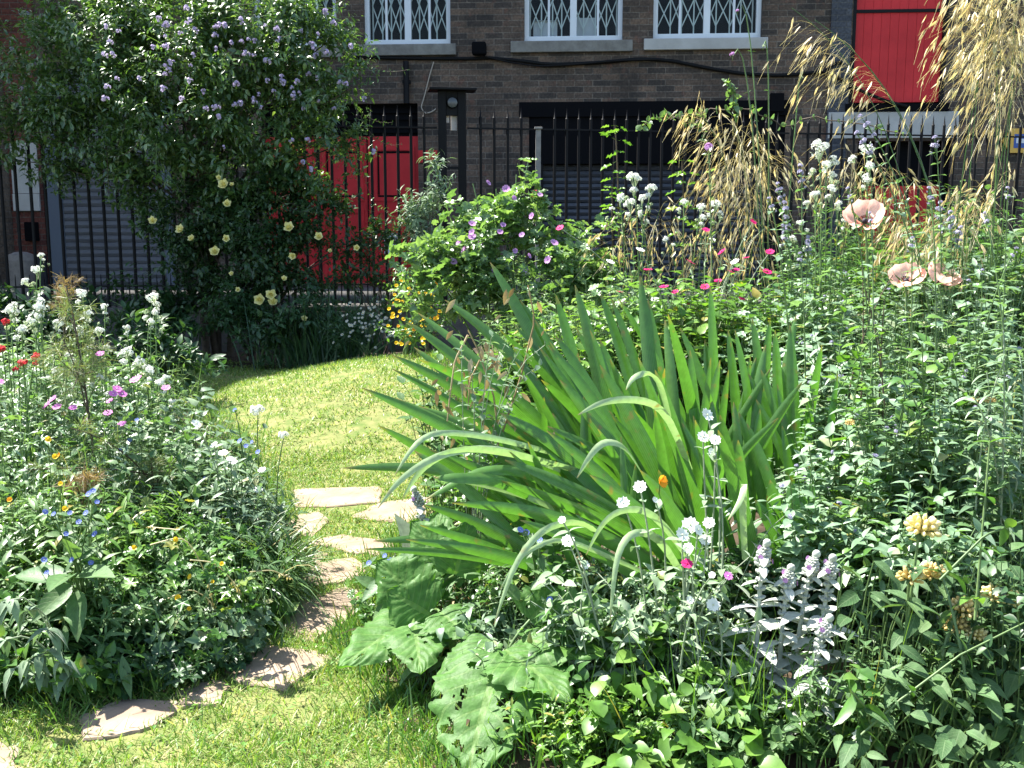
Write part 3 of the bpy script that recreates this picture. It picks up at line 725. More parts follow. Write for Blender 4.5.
no = fnew('red_board', 'plain red board on the brick wall beside the garage door', 'board', xa, zb, -.02); g = Acc(); g.box(xa, xb, -.03, -.004, zb, zt); fbuild(g, 'panel', m_redp, no)

# red loading door upstairs
u0, u1, z0, z1 = LD
lo = fnew('loading_door', 'bright red boarded loading door high on the wall at right', 'door', u0, z0, .05)
g = Acc(); n = 10
for k in range(n):
    xa = u0 + .04 + (u1 - u0 - .08) * k / n; xb = u0 + .04 + (u1 - u0 - .08) * (k + 1) / n; g.box(xa + .0009, xb - .0009, .05, .09, z0 + .02, z0 + 1.23)
g.box(u0 + .04, u1 - .04, .06, .085, z0 + .02, z0 + 1.24)
bevel(fbuild(g, 'door_leaf', m_redp, lo), .003)
zs = fac(880, 11.5, .06)[1]; g = Acc(); g.box(u0 + .02, u1 - .02, .03, .048, zs - .018, zs + .018); fbuild(g, 'strap', M['black'], lo)
g = Acc(); um = (u0 + u1) / 2; zg = fac(880, 2, .06)[1]
g.box(u0 + .04, u1 - .04, .055, .085, zs + .0, zg); g.box(um - .05, um + .05, .053, .085, zg, z1); g.box(u0 + .04, u0 + .16, .053, .085, zg, z1); g.box(u1 - .16, u1 - .04, .053, .085, zg, z1); fbuild(g, 'top_leaf', m_redp, lo)
g = Acc(); g.box(u0 + .16, um - .05, .075, .08, zg, z1 - .1); g.box(um + .05, u1 - .16, .075, .08, zg, z1 - .1); fbuild(g, 'pane', m_glass, lo)
g = Acc(); g.box(u0 - .005, u0 + .04, .0, .12, z0, z1); g.box(u1 - .04, u1 + .005, .0, .12, z0, z1); fbuild(g, 'frame', M['black'], lo)
g = Acc(); g.box(u0 - .05, u1 + .06, -.05, .10, z0 - .09, z0 - .004); fbuild(g, 'threshold', M['blackm'], lo)
xa, zt = fac(828, 112.5); xb, zb = fac(957, 138)
li = fnew('stone_lintel', 'pale concrete lintel under the red loading door', 'lintel', xa, zb, -.02); g = Acc(); g.box(xa, xb, -.035, -.002, zb, zt); bevel(fbuild(g, 'slab', m_lint, li), .008)
u0, u1, z0, z1 = LR
lo = fnew('lower_red_door', 'red street door in the dark opening below the concrete lintel', 'door', u0, 0, .1)
g = Acc(); g.box(u0, u1, .14, .19, .02, fac(890, 186, .14)[1]); fbuild(g, 'door_leaf', m_redp, lo)
g = Acc(); g.box(u0, u1, .20, .23, .5, z1); g.box(u0, u0 + .07, .06, .13, 0, z1); g.box(u1 - .07, u1, .06, .13, 0, z1); fbuild(g, 'frame', M['blackm'], lo)  # first box: black sheet painting the shade inside the opening

# fittings on the wall
def cable(name, lab, pts, rad, mat, d=-.025, cat='cable'):
    P = A([[*fac(x, y)] for x, y in pts]); o = fnew(name, lab, cat, P[0][0], P[0][1], d)
    t = np.linspace(0, len(P) - 1, len(P) * 6); U = np.interp(t, np.arange(len(P)), P[:, 0]); Z = np.interp(t, np.arange(len(P)), P[:, 1])
    for _ in range(3): Z[1:-1] = (Z[:-2] + 2 * Z[1:-1] + Z[2:]) / 4; U[1:-1] = (U[:-2] + 2 * U[1:-1] + U[2:]) / 4
    g = Acc(); g.tube(np.stack([U, np.full(len(U), d), Z], -1), rad, rad, 6); fbuild(g, 'run', mat, o, True); return o
cable('wall_cable', 'thick black cable sagging along the brick wall from window to window', [(350, 57), (400, 58.5), (470, 59), (490, 58), (520, 61), (550, 65), (600, 63), (640, 59), (672, 61), (700, 67), (740, 74), (780, 76), (822, 72)], .022, m_cable)
cable('wall_cable', 'thin second cable running just under the thick black one', [(484, 57), (510, 63), (540, 67), (570, 65.5), (620, 61), (660, 60)], .010, m_cable, -.05)
cable('wall_cable', 'black cable looping down across the corner of the red loading door', [(822, 73), (832, 66), (838, 62), (842, 66)], .018, m_cable, -.06)
cable('wall_cable', 'black cable slanting down over the bottom of the red loading door', [(822, 73), (840, 80), (860, 92), (885, 102), (905, 107)], .020, m_cable, -.07)
cable('wall_wire', 'thin pale wire hanging down the wall to the black gate pillar', [(434, 62), (430, 75), (425, 95), (421, 108), (426, 114), (432, 112), (436, 109)], .008, m_wire, -.02, 'wire')
g_ = fnew('wall_lamp', 'small black flood lamp on the wall between the first two windows', 'lamp', *fac(480, 52), -.05)
g = Acc(); x, z = fac(480, 50); g.box(x - .085, x + .085, -.16, -.03, z - .075, z + .075); bevel(fbuild(g, 'housing', M['blackm'], g_), .02)
g = Acc(); g.beam((x, -.03, z), (x, 0.0, z - .02), .04, .04, (0, 0, 1)); fbuild(g, 'bracket', M['black'], g_)
dp = fnew('drain_pipe', 'black drain pipe running down the wall above the red garage door', 'pipe', *fac(407, 100), -.05); x, _ = fac(407, 80); g = Acc()
g.tube(A([(x, -.06, fac(407, 104)[1]), (x, -.06, fac(407, 62)[1])]), .035, .035, 10); fbuild(g, 'pipe', M['black'], dp, True)
g = Acc(); g.box(x - .05, x + .05, -.055, -.002, fac(407, 84)[1], fac(407, 84)[1] + .04); fbuild(g, 'clip', M['black'], dp)
xa, zt = fac(770, 93.5); xb, zb = fac(783, 112)
o = fnew('vent_box', 'small black box above the right end of the dark opening', 'box', xa, zb, -.03); g = Acc(); g.box(xa, xb, -.05, -.002, zb, zt); bevel(fbuild(g, 'case', M['blackm'], o), .008)
# street sign at the far right
xa, zt = fac(1001, 129); xb, zb = fac(1036, 153)
so = fnew('wall_sign', 'yellow sign with a blue panel at the far right of the wall', 'sign', xa, zb, -.05); g = Acc(); w = xb - xa; zm = (zt + zb) / 2
pts = [(xa, zm), (xa + .10, zt), (xb, zt), (xb, zb), (xa + .10, zb)]
g.add([(x, -.06, z) for x, z in pts] + [(x, -.03, z) for x, z in pts], [(0, 4, 9, 5), (0, 5, 6, 1), (1, 6, 7, 2), (3, 8, 9, 4), (2, 7, 8, 3), (1, 2, 3, 4)], [(0, 1, 4), (5, 9, 6)])
fbuild(g, 'plate', solid('sign_yellow', (.62, .36, .05), .5), so)
g = Acc(); g.box(xa + .135, xb - .02, -.064, -.0605, zb + .055, zt - .065); fbuild(g, 'panel', solid('sign_blue', (.03, .08, .30), .5), so)
g = Acc(); g.box(xa + .16, xa + .20, -.066, -.0642, zm - .03, zm + .03); g.box(xa + .22, xa + .26, -.066, -.0642, zm - .03, zm + .02); fbuild(g, 'print', m_paper, so)

# neighbouring building at the left: taller, red brick, shutter and pier
nb = fnew('neighbour_building', 'tall red brick building at the left edge with a cream panel', 'building', UL, 0, 0)
a = Acc(); xs0 = UL
a.box(-22, xs0 - .004, -.05, 9, -.12, 11.0); a.box(-16, -7.0, -4.2, -.05, -.12, 9.05); fbuild(a, 'wall', m_redb, nb)  # second box: unseen wing, added and sized to shade shrub and lawn
g = Acc(); x1, _ = fac(9, 200, -.1); g.box(-14, x1, -.22, -.052, -.1, 10.5); fbuild(g, 'pier', m_brownb, nb)
g = Acc(); xa, zt = fac(10, 143, -.06); xb, zb = fac(41, 211, -.06); g.box(xa, xb, -.08, -.052, zb + .22, zt); g.box(xa - .0, xb, -.095, -.052, zb, zb + .215); bevel(fbuild(g, 'cream_panel', m_cream, nb), .006)
g = Acc(); g.box(xa, xb + .03, -.10, -.052, -.1, fac(20, 254, -.06)[1]); fbuild(g, 'dark_base', solid('dark_render', (.03, .032, .035), .8), nb)
g = Acc(); xa, zt = fac(26, 222, -.1); xb, zb = fac(38, 241, -.1); g.box(xa, xb, -.16, -.052, zb, zt); bevel(fbuild(g, 'meter_box', M['blackm'], nb), .01)
# grey shutter
xa, zt = fac(60, 120, .0); xb, _ = fac(166, 200, .0)
so = fnew('grey_shutter', 'light grey roller shutter behind the railings at left', 'shutter', xa, 0, -.05); g = Acc(); zz = .0
while zz < zt + .35:
    g.add([(xa, -.045, zz), (xb, -.045, zz), (xb, -.060, zz + .035), (xa, -.060, zz + .035), (xb, -.045, zz + .082), (xa, -.045, zz + .082), (xb, -.03, zz + .09), (xa, -.03, zz + .09)], [(0, 1, 2, 3), (3, 2, 4, 5), (5, 4, 6, 7)]); zz += .09
fbuild(g, 'slats', m_shutg, so)
g = Acc(); xc, _ = fac(46, 200, -.1); xd, _ = fac(61, 200, -.1); g.box(xc, xd, -.10, -.004, -.1, zt + .4); bevel(fbuild(g, 'guide_post', m_postg, so), .008)
g = Acc(); g.box(xa, xb, -.062, -.004, zt + .36, zt + .6); fbuild(g, 'header', m_postg, so)
g = Acc(); g.box(xb, xb + .1, -.10, -.004, -.1, zt + .4); fbuild(g, 'guide_post', m_postg, so)
# stone bollard on the pavement
p = A(at(24, 300, 10.9)); p[2] = STREET_Z - .12
o = thing('bollard', 'short round stone bollard behind the railings at far left', 'bollard', p); g = Acc(); pr = [(.0, .17), (.02, .17), (.3, .15), (.5, .145), (.56, .12), (.585, .06), (.59, .0)]
for i in range(len(pr) - 1): g.tube(A([p + A([0, 0, pr[i][0]]), p + A([0, 0, pr[i + 1][0] + 1e-4])]), pr[i][1], pr[i + 1][1], 16)
g.build('stone', solid('bollard_stone', (.15, .13, .11), .9, c2=(.24, .21, .18), nscale=12), o)

# ---- railings on their plinth
fd = nrm(np.append(FE1 - FE0, 0)); fn_ = A([-fd[1], fd[0], 0]); FL = float(np.linalg.norm(FE1 - FE0))
ZR = EYE + .935
def fp(s, z, d=0): return A([FE0[0], FE0[1], 0]) + fd * s + fn_ * d + A([0, 0, z])
pl = thing('plinth_wall', 'low dark stone plinth under the iron railings', 'wall', fp(0, .2)); g = Acc()
s0, s1 = -1.2, FL + 1.0
k = 0; s_ = s0
while s_ < s1:
    e = min(s_ + 1.15, s1); g.beam(fp(s_ + .004, .20), fp(e - .004, .20), .30, .50, (0, 0, 1)); g.beam(fp(s_ + .004, .475), fp(e - .004, .475), .36, .05, (0, 0, 1)); s_ = e
bevel(g.build('stone', solid('plinth_stone', (.06, .055, .05), .9, c2=(.12, .11, .10), nscale=7, bump=.4), pl), .01)
SPG = .57 * (FL / 9.84) * 5 - .02     # pillar position from the left end (metres): solved below
def s_at(px):
    d = ray(px, 200); n2 = A([fn_[0], fn_[1]]); t = (FE0 @ n2) / (A([d[0], d[1]]) @ n2); return float((A([d[0], d[1]]) * t - FE0) @ fd[:2])
sp0, sp1 = s_at(443), s_at(462.5)
def railing(lab, sa, sb, spacing=.121, seed=1):
    r = rng(seed); rt = thing('iron_railing', lab, 'railing', fp(sa, .5), 'black iron railings along the street')
    top = ZR; bot = EYE - .51
    g = Acc(); g.beam(fp(sa, top), fp(sb, top), .035, .014, (0, 0, 1)); g.build('top_rail', M['black'], rt, smooth=False)
    g = Acc(); g.beam(fp(sa, bot), fp(sb, bot), .035, .014, (0, 0, 1)); g.build('bottom_rail', M['black'], rt, smooth=False)
    n = int((sb - sa - .05) / spacing)
    for i in range(n):
        s = sa + .06 + (i + .5) * (sb - sa - .12) / n
        g = Acc(); g.tube(A([fp(s, .495), fp(s, top + .10)]), .0145, .0145, 7)
        g.tube(A([fp(s, top + .10), fp(s, top + .112), fp(s, top + .20)]), .017, .001, 6); g.build('bar', M['black'], rt)
    if sa < 3:      # dog bars low down between the main bars
        for i in range(n - 1):
            s = sa + .06 + (i + 1) * (sb - sa - .12) / n; g = Acc(); g.tube(A([fp(s, .495), fp(s, bot + .06), fp(s, bot + .11)]), .008, .002, 5)
            g.build('dog_bar', M['black'], rt)
    return rt
def fence_post(lab, s, mat=None, w=.045, h=.12):
    rt = thing('railing_post', lab, 'post', fp(s, .5)); g = Acc(); g.beam(fp(s, .495), fp(s, ZR + h), w, w, (1, 0, 0)); g.beam(fp(s, ZR + h), fp(s, ZR + h + .02), w * 1.5, w * 1.5, (1, 0, 0)); bevel(g.build('post', mat or M['black'], rt, smooth=False), .004)
s540, s205, s760, s990 = s_at(538), s_at(206), s_at(790), s_at(1100)
railing('length of black railings at far left in front of the grey shutter', -.9, s205 - .04, seed=1)
railing('length of black railings in front of the red garage door', s205 + .04, sp0 - .05, seed=2)
railing('short length of black railings between the gate pillar and the pale post', sp1 + .05, s540 - .04, seed=3)
railing('length of black railings in front of the dark roller shutter', s540 + .04, s760 - .04, seed=4)
railing('length of black railings at far right below the concrete lintel', s760 + .04, s990, seed=5)
fence_post('pale grey railing post at the left end of the dark shutter', s540, solid('pale_grey_post', (.16, .155, .145), .7, c2=(.24, .23, .21), nscale=20), .05, -.0)  # a mottled pale grey, the other posts are black
fence_post('black railing post among the potato vine at left', s205)
fence_post('black railing post behind the golden oat grass', s760)
gp_ = thing('gate_pillar', 'tall black double gate pillar with a flat cap and round lamp', 'gate pillar', fp((sp0 + sp1) / 2, .5))
zc = at(450, 94, 10.1)[2]
for s in (sp0, sp1):
    g = Acc(); g.beam(fp(s, .495), fp(s, zc), .075, .075, (1, 0, 0)); bevel(g.build('post', M['black'], gp_, smooth=False), .005)
g = Acc(); sm = (sp0 + sp1) / 2; g.beam(fp(sm - .22, zc + .012), fp(sm + .22, zc + .012), .24, .022, (0, 0, 1)); bevel(g.build('cap', M['black'], gp_, smooth=False), .004)
g = Acc(); zb_ = at(450, 118, 10.1)[2]; g.beam(fp(sp0 + .038, (zb_ + zc) / 2), fp(sp1 - .038, (zb_ + zc) / 2), .04, zc - zb_ - .002, (0, 0, 1)); g.build('panel', M['black'], gp_, smooth=False)
zl = at(450, 105.5, 10.1)[2]; g = Acc(); g.tube(A([fp(sm, zl, -.02), fp(sm, zl, -.045)]), .052, .052, 20); lr = g.build('lamp', M['black'], gp_)
g = Acc(); pp = fp(sm, zl, -.047); th = np.linspace(0, 6.283, 25)[:-1]; g.add(np.concatenate([[pp + fn_ * -.012], pp + .045 * (np.cos(th)[:, None] * fd + np.sin(th)[:, None] * A([0, 0, 1.]))]), None, [(0, 1 + (i + 1) % 24, 1 + i) for i in range(24)]); g.build('lens', solid('lamp_lens', (.06, .065, .07), .2, .5), lr, origin=tuple(gp_.location))
g = Acc(); za, zb2 = at(450, 115, 10.1)[2], at(450, 132, 10.1)[2]; g.beam(fp(sm + .02, zb2, .03), fp(sm + .02, za, .03), .055, .01, tuple(fn_)); g.beam(fp(sm - .05, zb2 + .07, .03), fp(sm - .05, za, .03), .05, .01, tuple(fn_)); g.build('paper_notice', solid('faded_notice', (.5, .42, .38), .8, c2=(.6, .56, .52), nscale=40), gp_, smooth=False)
g = Acc(); g.beam(fp(sp0, at(450, 169, 10.1)[2]), fp(sp1, at(450, 169, 10.1)[2]), .05, .02, (0, 0, 1)); g.build('tie_bar', M['black'], gp_, smooth=False)

# ---- stepping stones
m_slab = solid('sandstone_flag', (.18, .135, .098), .95, .15, c2=(.33, .255, .185), nscale=6, bump=.35)
STONES = [
 ([(297, 492), (330, 489.5), (374, 488.5), (376, 502), (340, 506), (300, 506)], 'long pale stepping stone farthest along the path against the lawn'),
 ([(356, 518), (380, 506), (428, 499), (432, 514), (405, 522)], 'flat stepping stone beside the tips of the drooping iris leaves'),
 ([(283, 534), (296, 518), (318, 515), (326, 524), (312, 536)], 'small bright stepping stone poking out beside the left bed'),
 ([(314, 545), (345, 536.5), (388, 545), (378, 556), (352, 553)], 'four-sided stepping stone crossed by one thin shadow'),
 ([(302, 580), (322, 566), (352, 561), (362, 573), (348, 582), (318, 586)], 'stepping stone below the one with the thin shadow, edged with turf'),
 ([(308, 560), (318, 554), (328, 557), (320, 564)], 'tiny broken stone piece half sunk in turf by the left bed'),
 ([(276, 628), (304, 604), (345, 592), (362, 598), (346, 620), (318, 639)], 'large stepping stone half shaded by the left bed'),
 ([(218, 664), (245, 650), (310, 652), (322, 663), (283, 688), (250, 684)], 'wide brown stepping stone lying in the shade of the tussock'),
 ([(180, 694), (196, 686), (226, 688), (214, 704), (186, 708)], 'small shaded stone tucked between two larger ones'),
 ([(86, 720), (112, 706), (168, 703), (176, 712), (140, 732), (98, 738)], 'stepping stone with a scalloped leaf shadow in the lower left'),
 ([(-30, 768), (-10, 742), (14, 752), (22, 772), (-6, 790)], 'pale stone cut off by the lower left corner'),
 ([(440, 478), (455, 474), (470, 480), (452, 488)], 'small stone half hidden under the iris leaves')]
ST_POLY = []
for i, (pp, lab) in enumerate(STONES):
    r = rng(200 + i); P = A([gp(*q)[:2] for q in pp]); P = P.mean(0) + (P - P.mean(0)) * 1.17; Q = []
    n = len(P)
    for k in range(n):
        for t in (0, .25, .5, .75): 
            q = P[k] * (1 - t) + P[(k + 1) % n] * t; Q.append(q + r.normal(0, .009, 2))
    Q = A(Q); Q = (np.roll(Q, 1, 0) + 8 * Q + np.roll(Q, -1, 0)) / 10
    ST_POLY.append(Q); c = Q.mean(0); zc0 = float(ground(*c)); g = Acc(); m_ = len(Q)
    rings = [(1.0, -.05), (1.0, .004), (.97, .008), (.6, .0085), (.25, .008)]
    V = []
    for (sc_, dz) in rings:
        for q in Q: 
            p2 = c + (q - c) * sc_; V.append((p2[0], p2[1], float(ground(*p2)) + dz + r.normal(0, .0005)))
    V.append((c[0], c[1], zc0 + .008)); f4 = [(k * m_ + j, k * m_ + (j + 1) % m_, (k + 1) * m_ + (j + 1) % m_, (k + 1) * m_ + j) for k in range(len(rings) - 1) for j in range(m_)]
    f3 = [((len(rings) - 1) * m_ + j, (len(rings) - 1) * m_ + (j + 1) % m_, len(V) - 1) for j in range(m_)]
    g.add(V, f4, f3); so = g.build('stepping_stone', m_slab, origin=(c[0], c[1], zc0), smooth=False); tag(so, lab, 'stepping stone', 'stepping stones of the garden path')

# ---- lawn
r = rng(5)
def scatter(n, x0, x1, y0, y1):
    x = r.uniform(x0, x1, n); y = r.uniform(y0, y1, n); ok = ~(inside(LEFT_BED, x, y) & (edge_dist(LEFT_BED, x, y) > .06)) & ~(inside(RIGHT_BED, x, y) & (edge_dist(RIGHT_BED, x, y) > .06))
    for Q in ST_POLY: ok &= ~(inside(Q, x, y) & (edge_dist(Q, x, y) > .026 + .014 * np.sin(x * 31) * np.sin(y * 27)))
    x, y = x[ok], y[ok]
    # bare, thin patches
    pn = np.sin(x * 5.3 + np.sin(y * 4.1) * 1.3) * np.sin(y * 6.1 + np.sin(x * 3.3)) + .6 * np.sin(x * 13 + 2) * np.sin(y * 11)
    k = r.uniform(0, 1, len(x)) < np.clip(.80 - .60 * pn, .12, 1); return x[k], y[k]
ga = Acc()
for (n, x0, x1, y0, y1, h0, h1, w) in ((80000, -1.6, .3, 1.95, 3.3, .02, .06, .0034), (60000, -1.5, .4, 3.3, 5.2, .018, .045, .0042), (90000, -3.6, .5, 5.0, 8.7, .02, .05, .006)):
    x, y = scatter(n, x0, x1, y0, y1); N_ = len(x); P = np.stack([x, y, ground(x, y) - .003], -1)
    a_ = r.uniform(0, 6.283, N_); tl = r.uniform(.2, 1.3, N_); D = np.stack([np.cos(a_) * tl, np.sin(a_) * tl, np.ones(N_)], -1)
    b_ = r.uniform(0, 6.283, N_); sd = np.stack([np.cos(b_), np.sin(b_), np.zeros(N_)], -1)
    ga.blades(P, D, r.uniform(h0, h1, N_), w * r.uniform(.7, 1.3, N_), r.uniform(.1, .6, N_), sd, 2, 0)
tag(ga.build('lawn_grass', [M['grass']]), 'short sunlit lawn grass with straw blades around the stepping stones', 'grass', kind='stuff')
# clover and small weeds in the lawn
ga = Acc(); x, y = scatter(9000, -1.5, .3, 1.95, 6); N_ = len(x); k = r.uniform(0, 1, N_) < .45; x, y = x[k], y[k]; N_ = len(x)
P = np.stack([x, y, ground(x, y) + r.uniform(.008, .028, N_)], -1); th = r.uniform(0, 6.283, N_)
ga.inst(T_SM, P, np.stack([np.cos(th), np.sin(th), r.uniform(-.1, .5, N_)], -1), A([0, 0, 1.]), r.uniform(.012, .024, N_), 0)
tag(ga.build('lawn_weeds', [M['lime']]), 'small round weed leaves scattered through the lawn', 'weeds', kind='stuff')
# longer uncut grass at the bed edges
ga = Acc()
for poly, n in ((LEFT_BED, 5200), (RIGHT_BED, 6200)):
    k = r.integers(0, len(poly), n); t = r.uniform(0, 1, n)[:, None]; q = poly[k] * (1 - t) + poly[(k + 1) % len(poly)] * t + r.normal(0, .055, (n, 2)); ok = (q[:, 1] < 8.2) & (q[:, 1] > 1.9) & (np.abs(q[:, 0]) < 3); 
    ok &= ~A([inside(Q, q[:, 0], q[:, 1]) for Q in ST_POLY]).any(0); q = q[ok]
    P = np.stack([q[:, 0], q[:, 1], ground(q[:, 0], q[:, 1])], -1); N_ = len(P); a_ = r.uniform(0, 6.283, N_); tl = r.uniform(.1, .7, N_)
    ga.blades(P, np.stack([np.cos(a_) * tl, np.sin(a_) * tl, np.ones(N_)], -1), r.uniform(.05, .13, N_), .0045, r.uniform(.1, .6, N_), np.stack([np.sin(a_ * 3), np.cos(a_ * 3), 0 * a_], -1), 3, 0)
tag(ga.build('edge_grass', [M['mid']]), 'longer uncut grass along the edges of the flower beds', 'grass', kind='stuff')

# ================================================================== THE PLANTS
def root_at(px, Y, py=None):
    x = at(px, 400, Y)[0]; return A([x, Y, float(ground(x, Y))])

# ---- potato vine: the big purple-flowered shrub on the railings
def sph(px, py, Y, r, ry=None): return (at(px, py, Y), A([r, (ry or r) * .8, r * .9]))
SB = [sph(45, 70, 9.0, .62), sph(15, 130, 9.0, .45), sph(110, 55, 8.7, .75), sph(170, 50, 8.6, .72), sph(240, 50, 8.4, .72), sph(295, 60, 8.4, .58), sph(325, 105, 8.5, .36), sph(340, 60, 8.5, .28), sph(190, 120, 8.5, .78), sph(265, 130, 8.5, .62),
      sph(345, 135, 8.6, .24), sph(110, 140, 8.9, .5), sph(60, 165, 9.1, .28), sph(150, 190, 8.9, .4), sph(240, 200, 8.6, .5), sph(310, 175, 8.6, .36), sph(235, 0, 8.6, .5), sph(150, 10, 8.7, .5), sph(300, 10, 8.5, .4)]
pv_ = thing('potato_vine', 'huge dark green shrub with purple flower clusters hanging over the black railings', 'shrub', (at(214, 300, 8.95)[0], 8.95, .10))
SB += [sph(105, 105, 8.75, .5), sph(60, 120, 8.9, .42), sph(90, 40, 8.7, .5), sph(160, 150, 8.6, .4), sph(350, 150, 8.5, .2)]
a = Acc(); b = Acc()
P = crown(a, SB, 3700, 16, [T_OV, T_LA, leaf(.42, 4, 'ovate', .4, .2)], .036, .066, 11, 0, .12, .3, .45, 0)
r = rng(14)
for i in range(70):
    bl = SB[r.integers(0, len(SB))]; d = nrm(r.normal(0, 1, 3) * A([1, .5, .6]) + A([.1, -.35, .25])); p0 = A(bl[0]) + d * bl[1] * .8; Q = bez(p0, p0 + d * r.uniform(.25, .5) + A([0, 0, -.12]), .9, .4, 8); b.tube(Q, .003, .0012, 4); leaves_on(a, Q, T_LA, 18, .035, .06, r, 0, .1, 1, .4)
a.build('foliage', [M['shrub']], pv_)
r = rng(12); tb = A(pv_.location) + A([0, 0, -.02])
for i in range(4):
    q = tb + A([r.normal(0, .06), r.normal(0, .05), 0]); e = A(SB[(3, 4, 8, 9)[i]][0]); b.tube(bez(q, e, .6, .1, 9, .1, r), .035, .012, 7)
for i in range(34):
    e = A(SB[i % len(SB)][0]) + r.normal(0, .15, 3); q = tb + A([0, 0, r.uniform(.7, 1.6)]); b.tube(bez(q, e, .4, .25, 7, .08, r), .014, .004, 5)
b.build('trunk', M['bark'], pv_)
HPX = [(167, 66), (236, 86), (301, 93), (218, 118), (262, 108), (328, 12), (333, 22), (300, 30), (292, 142), (308, 139), (310, 170), (302, 163), (34, 65), (22, 88), (28, 15), (58, 98), (252, 98), (283, 78), (231, 44), (219, 25), (180, 33), (325, 52), (345, 85), (365, 100),
       (372, 152), (340, 82), (195, 55), (310, 45), (268, 60), (140, 80), (205, 92), (276, 28), (318, 78), (225, 147), (318, 35), (50, 40), (12, 50), (160, 20)]
r = rng(15); HPX += [(r.uniform(100, 350), r.uniform(5, 110)) for _ in range(60)]
for i, (x, y) in enumerate(HPX):
    Y = 8.95 if x < 90 else 8.05 if x < 300 else 8.25
    if x > 360: Y = 8.4
    p = at(x, y, Y - .1); put(HEAD_L[0], 'flower_cluster', pv_, p, nrm(A([r.normal(0, .4), -.9, .5])), r.uniform(.032, .064), r.uniform(0, 6))

# ---- climbing yellow rose
cr = thing('climbing_rose', 'climbing rose with pale yellow blooms in the shade under the potato vine', 'rose', (at(250, 330, 8.6)[0], 8.6, .10))
a = Acc(); b = Acc(); RB = [sph(220, 210, 8.5, .42), sph(200, 250, 8.5, .40), sph(260, 250, 8.4, .45), sph(300, 225, 8.5, .35), sph(175, 225, 8.6, .3), sph(250, 290, 8.4, .42), sph(310, 270, 8.45, .3), sph(200, 300, 8.6, .3), sph(340, 200, 8.7, .2), sph(350, 250, 8.5, .18), sph(380, 230, 8.6, .16), sph(275, 190, 8.6, .4)]
crown(a, RB, 1500, 12, [T_OV, T_SM], .032, .06, 21, 0, .10, .2, .4, 0); a.build('foliage', [M['rose_leaf']], cr)
for bl in RB: b.tube(bez(A(cr.location), bl[0], .5, .3, 8, .1, r), .010, .004, 5)
b.build('stem', M['bark'], cr)
for i, (x, y, s) in enumerate([(224, 185, 1), (219, 178, .5), (232, 185, .45), (227, 204, .75), (181, 230, .9), (153, 221, .8), (192, 239, .7), (226, 239, .7), (215, 252, .95), (289, 228, 1), (319, 237, .8), (293, 256, .7), (260, 300, 1.05), (271, 295, 1.0), (273, 303, .9), (284, 279, .55), (304, 319, .6), (232, 274, .5), (357, 248, .6), (330, 251, .4), (238, 290, .5)]):
    put(ROSE[i % 2], 'rose_bloom', cr, at(x, y, 7.95), nrm(A([r.normal(0, .35), -1, .45 + r.normal(0, .2)])), .088 * s, r.uniform(0, 6))

# ---- shaded plants in front of the railings
def shrub_thing(name, label, cat, base, blobs, ncl, per, tpls, smin, smax, seed, mat, spread=.08, nst=8, stemmat='stem', sr=.008, group=None, shell=.35, fname='foliage'):
    t = thing(name, label, cat, base, group); a = Acc(); b = Acc(); crown(a, blobs, ncl, per, tpls, smin, smax, seed, 0, spread, .4, shell, 0); a.build(fname, [M[mat]], t)
    r = rng(seed + 1)
    for i in range(nst):
        bl = blobs[i % len(blobs)]; b.tube(bez(A(base) + A([r.normal(0, .03), r.normal(0, .03), -.02]), A(bl[0]) + r.normal(0, .25, 3) * bl[1], .5, .15, 7, .03, r), sr, sr * .4, 5)
    b.build('stem', M[stemmat], t); return t
def on_ground(px, Y, dz=0):
    x = at(px, 384, Y)[0]; return A([x, Y, float(ground(x, Y)) + dz])

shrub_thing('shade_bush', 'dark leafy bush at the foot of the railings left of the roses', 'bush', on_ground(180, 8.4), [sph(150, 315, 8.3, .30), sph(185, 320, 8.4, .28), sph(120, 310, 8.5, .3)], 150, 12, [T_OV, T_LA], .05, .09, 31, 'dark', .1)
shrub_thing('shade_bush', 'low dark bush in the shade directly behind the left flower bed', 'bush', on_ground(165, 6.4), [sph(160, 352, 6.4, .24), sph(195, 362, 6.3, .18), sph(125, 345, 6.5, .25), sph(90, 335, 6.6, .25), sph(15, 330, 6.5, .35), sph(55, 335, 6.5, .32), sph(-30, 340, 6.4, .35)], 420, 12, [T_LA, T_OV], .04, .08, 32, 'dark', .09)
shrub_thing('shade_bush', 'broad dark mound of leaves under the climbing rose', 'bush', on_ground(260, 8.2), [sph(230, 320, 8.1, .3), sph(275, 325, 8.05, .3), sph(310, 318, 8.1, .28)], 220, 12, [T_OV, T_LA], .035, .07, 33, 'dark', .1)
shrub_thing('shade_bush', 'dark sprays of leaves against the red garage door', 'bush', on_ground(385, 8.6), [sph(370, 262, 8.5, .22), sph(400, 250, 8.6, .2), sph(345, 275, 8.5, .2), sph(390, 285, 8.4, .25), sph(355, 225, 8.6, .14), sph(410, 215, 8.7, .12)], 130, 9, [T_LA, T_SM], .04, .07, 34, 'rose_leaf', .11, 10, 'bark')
tg = thing('grass_clump', 'tall dark grass clump in the shade below the red garage door', 'grass clump', on_ground(325, 8.1)); a = Acc(); r = rng(35); n = 420
c = A(tg.location); P = c + np.stack([r.normal(0, .22, n), r.normal(0, .1, n), np.zeros(n)], -1); D = np.stack([r.normal(0, .28, n), r.normal(0, .2, n), np.ones(n)], -1)
a.blades(P, D, r.uniform(.4, .85, n), .012, r.uniform(.1, .5, n), np.stack([np.ones(n), r.normal(0, .5, n), 0 * P[:, 0]], -1), 4, 0); a.build('blades', [M['dark']], tg)
